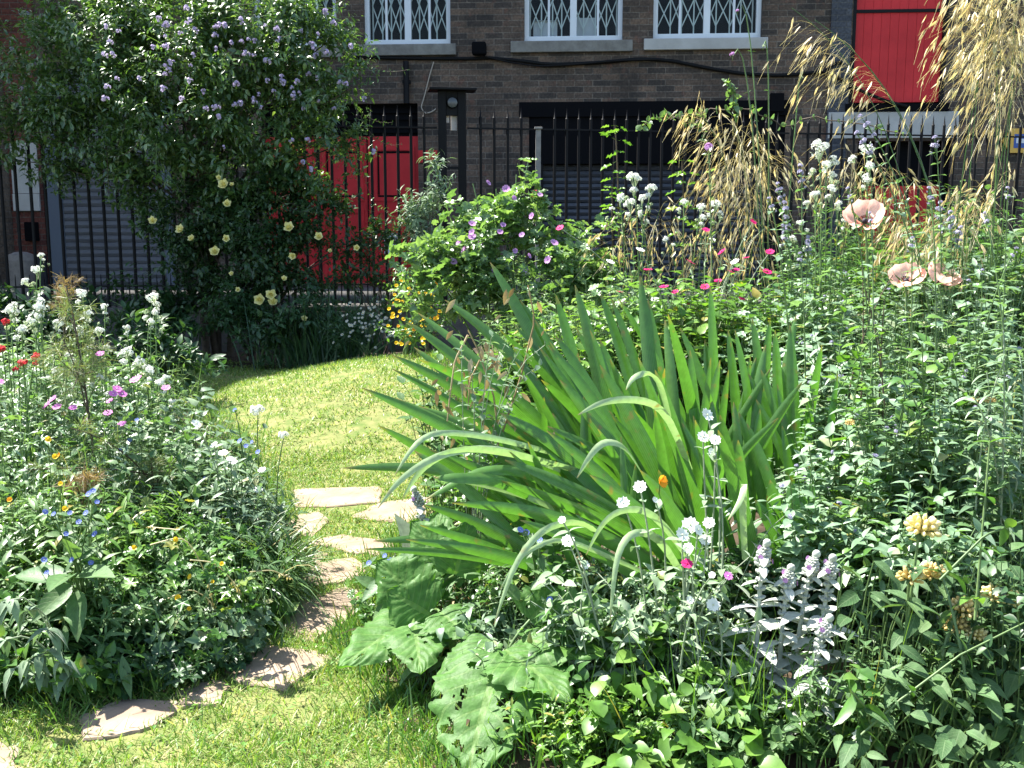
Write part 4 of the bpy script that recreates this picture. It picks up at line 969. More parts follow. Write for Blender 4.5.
ds = shrub_thing('daisy_clump', 'low clump of tiny white daisies in the shade at the back of the lawn', 'daisies', on_ground(365, 7.85), [sph(350, 330, 7.8, .22), sph(385, 322, 7.8, .22), sph(410, 328, 7.8, .16)], 190, 10, [T_SML, T_SM], .025, .045, 36, 'dark', .07)
r = rng(37)
for i in range(85):
    x, y = r.normal(372, 20), r.normal(325, 10); x = min(max(x, 330), 412); put(FL_DAISY, 'flower', ds, at(x, y, 7.62 + r.uniform(-.05, .08)), nrm(A([r.normal(0, .3), -.8, .7])), r.uniform(.016, .026))
wf = shrub_thing('wallflower', 'small bushy plant dotted with yellow flowers behind the mallow', 'wallflower', on_ground(408, 7.2), [sph(405, 300, 7.2, .22), sph(425, 290, 7.2, .2), sph(415, 325, 7.1, .22), sph(440, 310, 7.1, .22)], 170, 10, [T_SML, T_SM], .03, .055, 38, 'mid', .08)
for i in range(70): put(FL_YEL if i % 5 else FL_ORA, 'flower', wf, at(r.uniform(388, 440), r.uniform(280, 345), 6.98 + r.uniform(-.06, .08)), nrm(A([r.normal(0, .4), -.8, .6])), r.uniform(.018, .030))
shrub_thing('narrow_leaved_shrub', 'narrow-leaved silvery green shrub beside the gate pillar', 'shrub', on_ground(432, 8.6), [sph(430, 185, 8.6, .17), sph(418, 215, 8.6, .2), sph(440, 215, 8.6, .22), sph(425, 245, 8.6, .2), sph(415, 275, 8.5, .22), sph(435, 165, 8.6, .08)], 150, 14, [T_LA, T_LA2], .05, .085, 39, 'sage', .09, 9, 'bark')

# ---- left bed ----------------------------------------------------------------------------------------------------
def flower_plant(name, label, cat, base, heads, leaf_tpls=(T_LA,), lm='mid', ls=(.03, .06), nl=16, sm='stem', sr=.0032, group=None, seed=1, lt0=.1, lt1=.85, elev=.5, clump=0, clump_r=.12, jit=.02, whorl=2, lean=.15):
    """heads: list of (mesh, name, xyz, facing, size)"""
    t = thing(name, label, cat, base, group); r = rng(seed); a = Acc(); b = Acc(); base = A(base)
    for (me, nm, p, fc, s) in heads:
        q = base + A([r.normal(0, .025), r.normal(0, .025), -.01]); P = bez(q, p, .55, lean, 9, jit, r); b.tube(P, sr, sr * .6, 4)
        leaves_on(a, P, leaf_tpls[0], nl, ls[0], ls[1], r, 0, lt0, lt1, elev, whorl)
        if me is not None: put(me, nm, t, p, fc, s, r.uniform(0, 6))
    for i in range(clump):
        th = r.uniform(0, 6.283); q = base + A([math.cos(th), math.sin(th), 0]) * r.uniform(0, .04); tip = base + A([math.cos(th) * clump_r, math.sin(th) * clump_r, r.uniform(.1, .32)]) * r.uniform(.7, 1.2)
        P = bez(q, tip, .6, .2, 6); b.tube(P, sr * .7, sr * .4, 3); leaves_on(a, P, leaf_tpls[-1], 10, ls[0] * .9, ls[1], r, 0, .2, 1, .4)
    if b.n: b.build('stem', M[sm], t)
    if a.n: a.build('foliage', [M[lm]], t)
    return t
up = A([0, -.25, 1.])
def valerian(label, px, Y, hs, seed, cat='valerian', group='white valerian plants', white=True, lm='mid', clump=5):
    r = rng(seed); heads = []
    for (x, y, s) in hs:
        p = at(x, y, Y + r.uniform(-.1, .1)); S = s * Y / F / 1.05
        if white:
            heads.append((HEAD_W[seed % 5], 'flower_head', p, nrm(up + r.normal(0, .15, 3)), S))
        else: heads.append((HEAD_R[0], 'flower_head', p, nrm(up + r.normal(0, .2, 3)), S))
    t = flower_plant('white_valerian' if white else 'red_valerian', label, cat, on_ground(px, Y), heads, (T_LA, T_OV), lm, (.035, .065), 18, 'stem', .0035, group, seed, .1, .9, .5, clump)
    # side clusters under each main head
    for (me, nm, p, fc, s) in heads:
        if s < .03 and not white: continue
        for k in range(3 if white else 1):
            o = A([r.normal(0, .55), r.normal(0, .4), -.75 - .55 * k + r.normal(0, .1)]) * s
            put((HEAD_W[(seed + k) % 5] if k == 0 else HEAD_B[k % 2]) if white else HEAD_R[0], 'flower_head', t, A(p) + o, nrm(up + A([o[0] * 12, o[1] * 12, 0])), s * r.uniform(.5, .75), r.uniform(0, 6))
    return t
valerian('tallest white valerian at the left, its round head standing against the dark railings', 40, 3.9, [(37, 272, 13), (41, 256, 7)], 41)
valerian('white valerian cut by the left edge with three heads above a red flower', 8, 3.7, [(11, 312, 15), (14, 306, 9), (22, 330, 11)], 42)
valerian('broad white valerian with one wide double head beside the tallest', 44, 3.9, [(42, 306, 17), (37, 310, 12), (57, 325, 11), (31, 322, 9)], 43)
valerian('white valerian with long tapering head beside the feathery fennel', 82, 4.0, [(82, 294, 12), (88, 314, 10), (79, 329, 9)], 44)
valerian('slender white valerian with a single head on a bare stem', 106, 4.1, [(105, 308, 9)], 45, clump=3)
valerian('pair of low white valerian heads under the single bare stem', 102, 4.0, [(99, 332, 11), (107, 348, 7), (88, 350, 8)], 46)
valerian('white valerian with tall stacked head standing alone against the dark bush', 156, 4.3, [(153, 298, 13), (156, 312, 10), (151, 322, 8)], 47)
valerian('white valerian with a small round head midway along the bed top', 128, 4.1, [(127, 329, 8)], 48, clump=3)
valerian('white valerian with twin heads beneath the small round one', 133, 4.0, [(127, 352, 12), (139, 362, 12)], 49)
valerian('leafy white valerian with a pink flower in front, at the bed shoulder', 158, 3.9, [(151, 372, 12), (160, 385, 13), (166, 378, 8), (172, 402, 8)], 50)
valerian('white valerian with low heads half buried among grey leaves', 60, 3.5, [(68, 356, 8), (108, 395, 8), (55, 372, 9), (100, 378, 8)], 51)
valerian('red valerian with four heads at the left edge of the bed', 15, 3.5, [(2, 349, 10), (23, 363, 10), (36, 357, 10), (6, 322, 9)], 52, white=False, group='red valerian plants')
for (lab, x, y, Y, s, bx) in (('larger white globe flower on a thin stem in front of the lawn', 258, 413, 3.7, 17, 255), ('smaller white globe flower on a thin stem in front of the lawn', 284, 437, 3.6, 12, 280)):
    t = flower_plant('globe_flower', lab, 'globe flower', on_ground(bx, Y), [(HEAD_W[1], 'flower_head', at(x, y, Y), nrm(up), s * Y / F)], (T_LA2,), 'mid', (.03, .05), 6, 'stem', .003, None, 60 + x, .05, .5)
# fennel: feathery threads on branching stems
def fennel(label, base, tips, mat, seed, puff=.10, dens=1.0, stem='stemdark'):
    t = thing('fennel', label, 'fennel', base); r = rng(seed); a = Acc(); b = Acc()
    top = A(tips[0]); P = bez(A(base), top, .55, .1, 14); b.tube(P, .0055, .002, 6)
    for k, tp in enumerate(tips):
        tp = A(tp); q, _ = along(P, A([.35 + .5 * k / len(tips)])); Q = bez(q[0], tp, .35, .4, 7); b.tube(Q, .003, .0012, 4)
        for j in range(int(7 * dens)):
            s0, _ = along(Q, A([r.uniform(.4, 1)])); n = 34; d = nrm(r.normal(0, 1, 3) + A([0, 0, .5])); e = s0[0] + d * puff * r.uniform(.3, 1)
            tt = r.uniform(.1, 1, n)[:, None]; C = s0[0] * (1 - tt) + e * tt; D = nrm(d + r.normal(0, .8, (n, 3)))
            a.blades(C, D, r.uniform(.02, .055, n), .0014, r.uniform(0, .3, n), nrm(r.normal(0, 1, (n, 3))), 2, 0, .5)
    b.build('stem', M[stem], t); a.build('foliage', [M[mat]], t); return t
fennel('tall feathery fennel with dark stem and bronze tips in the middle of the left bed', on_ground(92, 3.4), [at(66, 285, 3.5), at(60, 335, 3.4), at(78, 350, 3.45), at(50, 355, 3.4), at(95, 372, 3.4), at(72, 390, 3.35), at(100, 350, 3.5), at(62, 310, 3.5)], 'fennel', 71, .10)
fennel('short pinkish bronze fennel low in the middle of the left bed', on_ground(82, 3.1), [at(70, 470, 3.1), at(85, 465, 3.1), at(92, 480, 3.1), at(78, 490, 3.1)], 'bronze', 72, .06, .7)
fennel('low green fennel puff on the lower left bed slope', on_ground(150, 3.4), [at(150, 455, 3.4), at(160, 470, 3.4), at(140, 468, 3.4), at(70, 428, 3.2), at(25, 470, 3.1)], 'fennel', 73, .08, .9)
fennel('bronze feathery fennel tuft by the foot of the railings', on_ground(65, 5.2), [at(64, 278, 5.2), at(72, 282, 5.2), at(55, 284, 5.2), at(66, 290, 5.2)], 'bronze', 74, .09, .8)
# pink, blue and yellow flowers
gt = thing('pink_geranium', 'cranesbill with bright pink flowers scattered through the left bed', 'geranium', on_ground(95, 3.5)); a = Acc(); b = Acc(); r = rng(80)
for (x, y) in [(53, 399), (57, 407), (47, 405), (73, 408), (113, 394), (122, 394), (117, 389), (110, 401), (108, 413), (135, 380), (138, 378), (100, 354), (166, 388), (85, 422), (122, 424), (0, 382)]:
    p = at(x, y, 3.42 + r.uniform(-.1, .1)); P = bez(A(gt.location) + A([r.normal(0, .1), r.normal(0, .1), 0]), p, .5, .3, 8); b.tube(P, .002, .0014, 3); put(FL_PINK, 'flower', gt, p, nrm(A([r.normal(0, .4), -.45, .85])), r.uniform(.026, .036))
    leaves_on(a, P, T_LOB[0], 6, .03, .055, r, 0, .3, .9, .2)
b.build('stem', M['stem'], gt); a.build('foliage', [M['mid']], gt)
def alkanet(label, base, flowers, leaves_, seed, Y, fm=FL_BLUE, fs=(.012, .019)):
    t = thing('alkanet', label, 'alkanet', base); r = rng(seed); a = Acc(); b = Acc()
    for (x, y) in flowers:
        p = at(x, y, Y + r.uniform(-.05, .05)); P = bez(A(base) + A([r.normal(0, .03), r.normal(0, .03), 0]), p, .5, .2, 8); b.tube(P, .0028, .0015, 4); put(fm, 'flower', t, p, nrm(A([r.normal(0, .4), -.7, .7])), r.uniform(*fs)); leaves_on(a, P, T_OV, 8, .03, .06, r, 0, .3, .97, .4)
    for (x0, y0, x1, y1, w, dY) in leaves_:
        p = at(x0, y0, Y); q = at(x1, y1, Y + dY); d = q - p; s = np.linalg.norm(d); a.inst(leaf(w, 8, 'ovate', .12, .18, .012), [p], d, A([0, -.45, 1.]) + r.normal(0, .15, 3), s, 0)
        b.tube(bez(A(base), p, .4, .4, 6), .003, .0025, 4)
    b.build('stem', M['stem'], t); a.build('foliage', [M['alkleaf']], t); return t
alkanet('blue alkanet with broad bristly leaves at the front of the left bed', on_ground(72, 2.75), [(93, 491), (89, 494), (97, 502), (70, 513), (79, 522), (86, 513), (66, 534), (95, 534), (44, 560), (47, 573), (72, 560), (91, 563), (64, 598), (45, 512), (54, 514)],
        [(75, 577, 112, 570, .42, -.1), (68, 580, 10, 570, .40, .05), (72, 575, 48, 585, .45, -.15), (75, 560, 65, 535, .5, -.05), (80, 560, 100, 545, .4, .05), (72, 585, 30, 620, .42, -.1), (78, 590, 76, 640, .36, -.1), (66, 600, 40, 640, .4, 0)], 81, 2.62)
alkanet('small blue alkanet at the tip of the left bed beside the lawn', on_ground(235, 3.5), [(235, 410), (240, 441), (252, 442), (246, 446), (258, 452), (205, 478), (184, 470), (130, 440), (137, 420), (120, 450)], [], 82, 3.5)
yt = thing('celandine', 'lobed-leaved celandine with small yellow flowers on the front of the left bed', 'celandine', on_ground(165, 2.95)); a = Acc(); b = Acc(); r = rng(83)
for (x, y, o) in [(61, 484, 0), (10, 500, 1), (65, 509, 0), (134, 548, 0), (79, 600, 1), (115, 613, 1), (15, 601, 1), (178, 598, 0), (213, 582, 0), (222, 564, 0), (191, 577, 0), (189, 609, 0), (60, 455, 1), (55, 457, 0), (48, 440, 0), (175, 540, 0)]:
    Y = 2.7 + .0 * x; p = at(x, y, Y + r.uniform(-.06, .04)); bb = on_ground(x + r.uniform(-10, 10), 2.95); P = bez(bb, p, .55, .2, 7); b.tube(P, .0018, .0012, 3); put(FL_ORA if o else FL_YEL, 'flower', yt, p, nrm(A([r.normal(0, .4), -.8, .6])), r.uniform(.010, .017))
for i in range(150):
    x, y = r.uniform(95, 262), r.uniform(545, 655); 
    if y > 690 - .25 * abs(x - 150): continue
    p = at(x, y, 2.86 + r.uniform(-.2, .12)); 
    if p[2] < ground(p[0], p[1]) + .02: continue
    a.inst(T_LOB[i % 3], [p], A([r.normal(0, .6), -.8, r.normal(.1, .3)]), A([0, -.35, 1.]) + r.normal(0, .3, 3), r.uniform(.04, .075), 0); b.tube(bez(on_ground(x, 3.0), p, .5, .3, 5), .0016, .0012, 3)
b.build('stem', M['stem'], yt); a.build('foliage', [M['mid']], yt)
# tussock and its straw arcs
tt_ = thing('grass_tussock', 'arching grass tussock at the corner of the left bed spilling toward the path', 'grass tussock', on_ground(238, 3.25)); a = Acc(); r = rng(84); n = 900; c = A(tt_.location)
P = c + np.stack([r.normal(0, .07, n), r.normal(0, .07, n), np.zeros(n)], -1); th = r.uniform(0, 6.283, n); tl = r.uniform(.15, .9, n); D = np.stack([np.cos(th) * tl + .12, np.sin(th) * tl - .1, np.ones(n)], -1)
a.blades(P, D, r.uniform(.35, .62, n), .0042, r.uniform(.4, 1.05, n), nrm(np.stack([-np.sin(th), np.cos(th), r.normal(0, .3, n)], -1)), 6, 0); a.build('blades', [M['tuss']], tt_)
a = Acc()
for (pts) in ([(150, 545), (185, 535), (205, 570), (215, 612)], [(165, 600), (190, 588), (208, 598), (218, 614)], [(190, 560), (215, 562), (232, 580), (240, 592)], [(180, 530), (160, 528), (150, 527)], [(250, 572), (272, 570), (290, 578)], [(140, 620), (150, 630), (147, 640)]):
    Pp = A([at(x, y, 2.72 + .03 * k) for k, (x, y) in enumerate(pts)]); t = np.linspace(0, len(Pp) - 1, 14); Q = np.stack([np.interp(t, np.arange(len(Pp)), Pp[:, i]) for i in range(3)], -1)
    for _ in range(2): Q[1:-1] = (Q[:-2] + 2 * Q[1:-1] + Q[2:]) / 4
    a.tube(Q, .0018, .0014, 4); S_ = Q[9:]; k_ = np.repeat(S_, 4, 0); a.inst(T_SML, k_, nrm(Q[-1] - Q[-3]) + rng(3).normal(0, .35, k_.shape), (0, 0, 1), .016, 0)
a.build('seed_stalk', [M['straw']], tt_)
# white campion on the shoulder of the bed
ct = [(214, 445), (223, 453), (230, 459), (233, 462), (196, 424), (226, 520), (202, 524), (197, 536), (208, 556), (190, 546), (258, 490), (262, 470)]
r = rng(85); H = [(FL_WHITE, 'flower', at(x, y, 3.35 + r.uniform(-.1, .1)), nrm(A([r.normal(0, .4), -.4, .85])), r.uniform(.022, .034)) for x, y in ct]
flower_plant('white_campion', 'white campion with flat flowers on the right shoulder of the left bed', 'campion', on_ground(225, 3.45), H, (T_LA, T_OV), 'greygreen', (.04, .08), 16, 'stempale', .003, None, 86, .1, .95, .45, 12, .22)
sg = thing('sage_plant', 'drooping grey woolly-leaved plant in the lower left corner of the bed', 'sage', on_ground(45, 2.55)); a = Acc(); b = Acc(); r = rng(87)
for (x, y) in [(40, 655), (60, 662), (28, 660), (50, 650), (70, 672), (15, 668), (5, 640), (40, 672), (60, 680), (30, 610), (10, 600), (48, 630)]:
    p = at(x, y, 2.42 + r.uniform(-.05, .05)); P = bez(A(sg.location), p, .7, .3, 6); b.tube(P, .003, .002, 4)
    for k in range(6): th = r.uniform(0, 6.283); a.inst(leaf(.48, 6, 'ovate', .75, .2), [p], A([math.cos(th), math.sin(th), r.uniform(-.7, .3)]), A([0, 0, 1.]), r.uniform(.035, .065), 0)
b.build('stem', M['stempale'], sg); a.build('foliage', [M['sage']], sg)
od = thing('dock_leaf', 'single narrow green leaf hanging over the grass in front of the left bed', 'leaf', on_ground(128, 2.6)); a = Acc(); p = at(122, 655, 2.52); q = at(131, 700, 2.46); a.inst(leaf(.24, 8, 'lance', .05, .2), [p], q - p, A([.3, -1, .4]), np.linalg.norm(q - p), 0); a.tube(bez(A(od.location), p, .9, .3, 7), .003, .002, 4, 0); a.build('blade', [M['alkleaf']], od)

# bulk leaves of the left bed
a = Acc(); TT = [T_LA, T_OV, T_LA2, T_OV2]
KINDS = [([T_LA, T_LA2], 1.0, 14, 2), ([T_OV, T_OV2], 1.15, 10, 2), ([T_LOB[0], T_LOB[2]], 1.25, 7, 1), ([T_SM, T_SML], .6, 26, 2), ([T_LA2], 1.5, 12, 1), ([leaf(.6, 6, 'heart', .4, .15)], 1.4, 7, 1)]
def lmass(px, Y, ptop, rx, ry, n, smin, smax, seed, lm, tp=None, lv=14, dome=.45, **k):
    """one drift of a single kind: its own leaf shape, size and tone; some drifts are grassy"""
    r = rng(seed + 5); c = on_ground(px, Y); top = at(px, ptop, Y)[2]; kd = KINDS[r.integers(0, len(KINDS))]; al = ALT[lm]; m = al[r.integers(0, len(al))]
    if r.uniform() < .22:
        q = n * 3; h = max(.1, top - c[2]); P = c + np.stack([r.normal(0, rx * .5, q), r.normal(0, ry * .5, q), np.zeros(q)], -1); P[:, 2] = ground(P[:, 0], P[:, 1]); D = np.stack([r.normal(0, .3, q), r.normal(0, .3, q), np.ones(q)], -1)
        a.blades(P, D, r.uniform(.5, 1.05, q) * h, r.uniform(.004, .009, q), r.uniform(.05, .6, q), nrm(np.stack([np.ones(q), r.normal(0, .6, q), 0 * D[:, 0]], -1)), 5, m); n = int(n * .5)
    mass(a, c[:2], (rx, ry), top, n, kd[0], smin * kd[1], smax * kd[1], seed, kd[2] if lv == 14 else lv, None, 3, m, dome=dome, whorl=kd[3], **k)
MIX = [M['greygreen'], M['mid'], M['lime'], M['stem'], M['dark'], M['catmint'], M['sage'], M['mallow'], M['alkleaf'], M['tuss'], M['campleaf']]
ALT = {0: [0, 5, 0, 10], 1: [1, 7, 8, 1, 0], 2: [2, 7, 2], 4: [4, 4, 8, 1]}
for (px, Y, pt, rx, ry, n, lm) in [(25, 4.0, 330, .35, .4, 90, 0), (0, 4.7, 325, .5, .5, 90, 1), (70, 4.9, 330, .5, .5, 90, 1), (140, 5.0, 350, .4, .4, 70, 1), (-40, 4.0, 340, .4, .4, 70, 0), (80, 4.1, 345, .4, .4, 80, 0), (135, 4.2, 362, .35, .35, 70, 0), (170, 3.9, 395, .28, .35, 60, 0), (205, 3.8, 425, .22, .3, 50, 0), (222, 3.6, 455, .2, .3, 55, 0),
        (10, 3.4, 380, .35, .4, 70, 1), (70, 3.5, 400, .35, .4, 80, 0), (130, 3.5, 410, .35, .35, 80, 1), (190, 3.4, 455, .28, .3, 70, 0), (228, 3.4, 490, .2, .25, 60, 1), (246, 3.75, 500, .16, .2, 40, 1),
        (20, 3.0, 470, .3, .3, 70, 1), (80, 3.0, 480, .3, .3, 70, 2), (140, 3.05, 500, .3, .3, 80, 1), (200, 3.1, 520, .26, .28, 70, 1), (230, 3.2, 550, .2, .25, 50, 1), (-60, 3.4, 400, .3, .5, 60, 0),
        (10, 2.7, 560, .25, .2, 55, 1), (60, 2.72, 570, .25, .2, 55, 1), (120, 2.8, 575, .25, .2, 60, 1), (180, 2.85, 590, .22, .2, 55, 1), (208, 3.0, 600, .2, .2, 50, 1), (-50, 2.7, 560, .25, .3, 40, 1),
        (40, 2.55, 640, .22, .12, 35, 4), (100, 2.6, 640, .25, .12, 40, 4), (160, 2.7, 640, .22, .12, 36, 4), (196, 2.85, 630, .2, .12, 34, 4)]:
    lmass(px, Y, pt, rx, ry, int(n * 1.35), .03, .07, 300 + int(px * 7 + Y * 100), lm, dome=.35)
tag(a.build('bed_foliage', MIX), 'mixed grey green leaves filling the left flower bed', 'foliage', kind='stuff')

# ---- right bed ---------------------------------------------------------------------------------------------------
# mallow bush
MB_ = [sph(505, 200, 5.2, .16), sph(470, 225, 5.1, .18), sph(530, 225, 5.2, .20), sph(500, 250, 5.0, .24), sph(445, 250, 5.0, .16), sph(425, 262, 4.95, .11), sph(555, 245, 5.1, .17), sph(570, 270, 5.0, .18), sph(455, 285, 4.9, .2), sph(520, 290, 4.9, .24), sph(480, 185, 5.2, .09), sph(520, 178, 5.25, .07), sph(590, 235, 5.2, .08), sph(420, 300, 4.8, .1), sph(600, 280, 5.0, .12)]
mt = shrub_thing('mallow', 'bushy mallow with bright lobed leaves and purple flowers in front of the railings', 'mallow', on_ground(505, 5.1), MB_, 330, 9, T_LOB, .045, .085, 101, 'mallow', .08, 16, 'stem', .007, None, .3)
r = rng(102)
for (x, y) in [(472, 224), (472, 232), (472, 237), (488, 183), (506, 189), (514, 198), (453, 262), (515, 251), (529, 256), (532, 216), (554, 243), (500, 232), (503, 225), (512, 293), (522, 235), (465, 250), (495, 270), (480, 245), (548, 260), (459, 243), (540, 195), (525, 270)]:
    put(FL_MAL, 'flower', mt, at(x, y, 4.86 + (y < 215) * .18), nrm(A([r.normal(0, .5), -.8, .5 + r.normal(0, .2)])), r.uniform(.024, .038))
rs = flower_plant('red_spike', 'thin plant with one small red flower against the pale railing post', 'flower', on_ground(538, 5.6), [(HEAD_R[0], 'flower_head', at(537, 194, 5.6), up, .05), (HEAD_R[0], 'flower_head', at(541, 201, 5.6), up, .04)], (T_SML,), 'mid', (.03, .05), 10, seed=103)
# two leafy saplings
def sapling(label, px, Y, tops, seed):
    t = thing('leafy_sapling', label, 'sapling', on_ground(px, Y)); r = rng(seed); a = Acc(); b = Acc()
    for (x, y, s) in tops:
        P = bez(A(t.location), at(x, y, Y), .55, .2, 10, .02, r); b.tube(P, .006, .003, 5); leaves_on(a, P, T_LOB[1], 20, .07 * s, .10 * s, r, 0, .55, 1, .1, 2, .25, .3, .2)
    b.build('stem', M['stemdark'], t); a.build('foliage', [M['lime']], t)
sapling('lime green leafy shoot standing in front of the dark shutter at its left', 618, 5.3, [(615, 125, 1), (612, 185, .8)], 104)
sapling('second leafy shoot standing in front of the middle of the dark shutter', 684, 5.2, [(682, 160, 1)], 105)
# climber trailing along the railings
tr = thing('trailing_climber', 'thin leafy climber strung along the railings over the dark shutter', 'climber', on_ground(720, 6.2)); a = Acc(); b = Acc(); r = rng(106)
for pts in ([(640, 125), (655, 118), (672, 116), (690, 122), (700, 130)], [(680, 118), (700, 112), (725, 108), (750, 108), (770, 118), (790, 125), (820, 118), (850, 122), (880, 128), (900, 135)], [(710, 240), (712, 180), (705, 140), (700, 112)], [(735, 120), (733, 90), (728, 82)]):
    Pp = A([at(x, y, 6.0) for x, y in pts]); t = np.linspace(0, len(pts) - 1, 24); Q = np.stack([np.interp(t, np.arange(len(pts)), Pp[:, i]) for i in range(3)], -1) + r.normal(0, .01, (24, 3)); b.tube(Q, .004, .003, 4); leaves_on(a, Q, T_OV2, 46, .035, .065, r, 0, 0, 1, .5, 2)
b.tube(bez(A(tr.location), at(710, 240, 6.0), .5, .3, 6), .005, .004, 5)
b.build('stem', M['stemdark'], tr); a.build('foliage', [M['mallow']], tr)
# giant oat grass
def oats(label, base, panicles, seed, blades=160, bl=(.5, .9), bh=.5):
    """panicles: (tip xyz, radius, droop direction, n)"""
    t = thing('oat_grass', label, 'oat grass', base, 'golden oat grass clumps'); r = rng(seed); base = A(base)
    if blades:
        a = Acc(); n = blades; P = base + np.stack([r.normal(0, .10, n), r.normal(0, .10, n), np.zeros(n)], -1); D = np.stack([r.normal(0, .45, n), r.normal(0, .4, n), np.ones(n)], -1)
        a.blades(P, D, r.uniform(bl[0], bl[1], n), .006, r.uniform(.2, .8, n), nrm(np.stack([np.ones(n), r.normal(0, .6, n), r.normal(0, .3, n)], -1)), 5, 0); a.build('blades', [M['oatleaf']], t)
    b = Acc(); s = Acc()
    for (tip, rad, dr, n) in panicles:
        n = int(n * (.21 if base[1] < 4.2 else .22)); tip = A(tip); dr = A(dr, float) * A([1.4, 1, .7]); rad = rad * 1.1; P = bez(base + A([r.normal(0, .06), r.normal(0, .06), 0]), tip, .75, .05, 16, .03, r); P[-1] = tip; b.tube(P, .0032, .0012, 4)
        k = r.uniform(.72, 1, n); Q, T = along(P, k); d = nrm(nrm(r.normal(0, 1, (n, 3))) + dr * .9 + T * .5); L = rad * r.uniform(.35, 1.05, n) * (1.15 - .5 * (k - .72) / .28)
        L = L * .9; E = Q + L[:, None] * d + A([0, 0, -.28]) * L[:, None]
        s.blades(Q, d, L, .0008, .45, nrm(np.cross(d, A([.1, .2, 1.]))), 3, 0, .3)
        hd = nrm(A([0, 0, -1.]) + d * .55 + r.normal(0, .16, (n, 3)))
        s.inst(leaf(.20, 3, 'lance', .05, .3), E, hd, nrm(r.normal(0, 1, (n, 3))), r.uniform(.036, .055, n), 1)
        s.inst(leaf(.15, 3, 'lance', -.05, .3), E, hd + r.normal(0, .16, (n, 3)), nrm(r.normal(0, 1, (n, 3))), r.uniform(.03, .05, n), 1)
        s.blades(E + hd * .02, nrm(hd + r.normal(0, .12, (n, 3))), r.uniform(.05, .10, n), .0013, .1, nrm(np.cross(hd, A([.1, 1, .2]))), 2, 1, .7)
    b.build('stalk', [M['tuss']], t); s.build('panicle', [M['straw'], M['awn']], t); return t
oats('oat grass whose big drooping golden plume hangs in the upper right corner', on_ground(965, 4.0), [(at(1015, -40, 3.9), .30, (-.4, 0, -.4), 380), (at(1010, -20, 3.8), .26, (-.3, 0, -.5), 360), (at(990, -20, 3.9), .24, (-.6, 0, -.4), 300), (at(1040, 10, 3.8), .24, (-.4, 0, -.5), 300), (at(1020, 30, 3.9), .2, (-.2, 0, -.6), 260), (at(985, -60, 3.9), .26, (-.4, 0, -.4), 240), (at(1000, 25, 3.85), .2, (-.4, 0, -.6), 240)], 111, 90)
oats('oat grass with a single slanting stalk and plume beside the last white window', on_ground(935, 4.3), [(at(838, 38, 4.2), .22, (-.7, 0, -.5), 120), (at(792, 8, 4.3), .24, (-.8, 0, -.4), 110), (at(815, 20, 4.3), .18, (-.7, 0, -.5), 70)], 112, 60)
oats('oat grass with a golden plume arching over the dark shutter', on_ground(730, 5.2), [(at(700, 112, 5.1), .26, (-.3, 0, -.7), 260), (at(735, 125, 5.1), .30, (0, 0, -.7), 320), (at(765, 150, 5.1), .26, (.1, 0, -.8), 260), (at(725, 165, 5.1), .28, (-.1, 0, -.9), 260), (at(750, 190, 5.1), .25, (0, 0, -.9), 220)], 113, 420, (.5, .95))
oats('low tan oat grass clump behind the magenta flowers', on_ground(640, 5.0), [(at(620, 215, 4.9), .18, (0, 0, -.9), 120), (at(660, 210, 4.9), .2, (0, 0, -.9), 130), (at(600, 235, 4.9), .15, (-.2, 0, -.8), 80)], 114, 420, (.35, .75))
oats('oat grass clump beneath the concrete lintel', on_ground(850, 5.0), [(at(850, 155, 4.9), .22, (-.1, 0, -.8), 170), (at(890, 165, 4.9), .22, (0, 0, -.8), 170), (at(825, 150, 4.9), .16, (-.2, 0, -.8), 90), (at(915, 180, 4.9), .2, (0, 0, -.9), 120)], 115, 220, (.5, .9))
oats('drooping straw oat grass behind the two poppies', on_ground(925, 4.15), [(at(905, 215, 4.1), .2, (-.4, 0, -.6), 200), (at(935, 220, 4.1), .2, (-.2, 0, -.8), 200), (at(975, 200, 4.05), .24, (-.6, 0, -.6), 220), (at(1012, 178, 4.0), .25, (-.7, 0, -.5), 240)], 116, 340, (.55, .95))
oats('pale oat grass clump in front of the roller shutter', on_ground(690, 4.8), [(at(690, 235, 4.75), .2, (0, 0, -.9), 120), (at(720, 230, 4.75), .2, (0, 0, -.9), 130), (at(770, 225, 4.75), .2, (0, 0, -.9), 120)], 117, 420, (.4, .75))
# white valerian at the back of the right bed
valerian('white valerian with pale heads left of the golden oat grass', 640, 4.8, [(634, 180, 15), (651, 190, 12), (620, 200, 12), (630, 205, 13), (642, 200, 11), (640, 215, 9)], 121)
valerian('white valerian with three small heads low in front of the dark shutter', 690, 4.7, [(684, 203, 9), (701, 208, 10), (716, 205, 11), (703, 218, 8), (666, 240, 8)], 122)
valerian('large white valerian spire beside the blue-brick pilaster', 820, 4.4, [(819, 150, 19), (826, 167, 12), (812, 172, 8)], 123)
valerian('white valerian just right of the large white spire', 866, 4.5, [(867, 150, 14), (870, 166, 11), (866, 180, 9)], 124)
valerian('scattered white valerian heads left of the upper poppy', 825, 4.2, [(815, 196, 11), (832, 190, 11), (838, 205, 9), (800, 225, 10), (845, 222, 9), (792, 240, 9), (808, 250, 9)], 125)
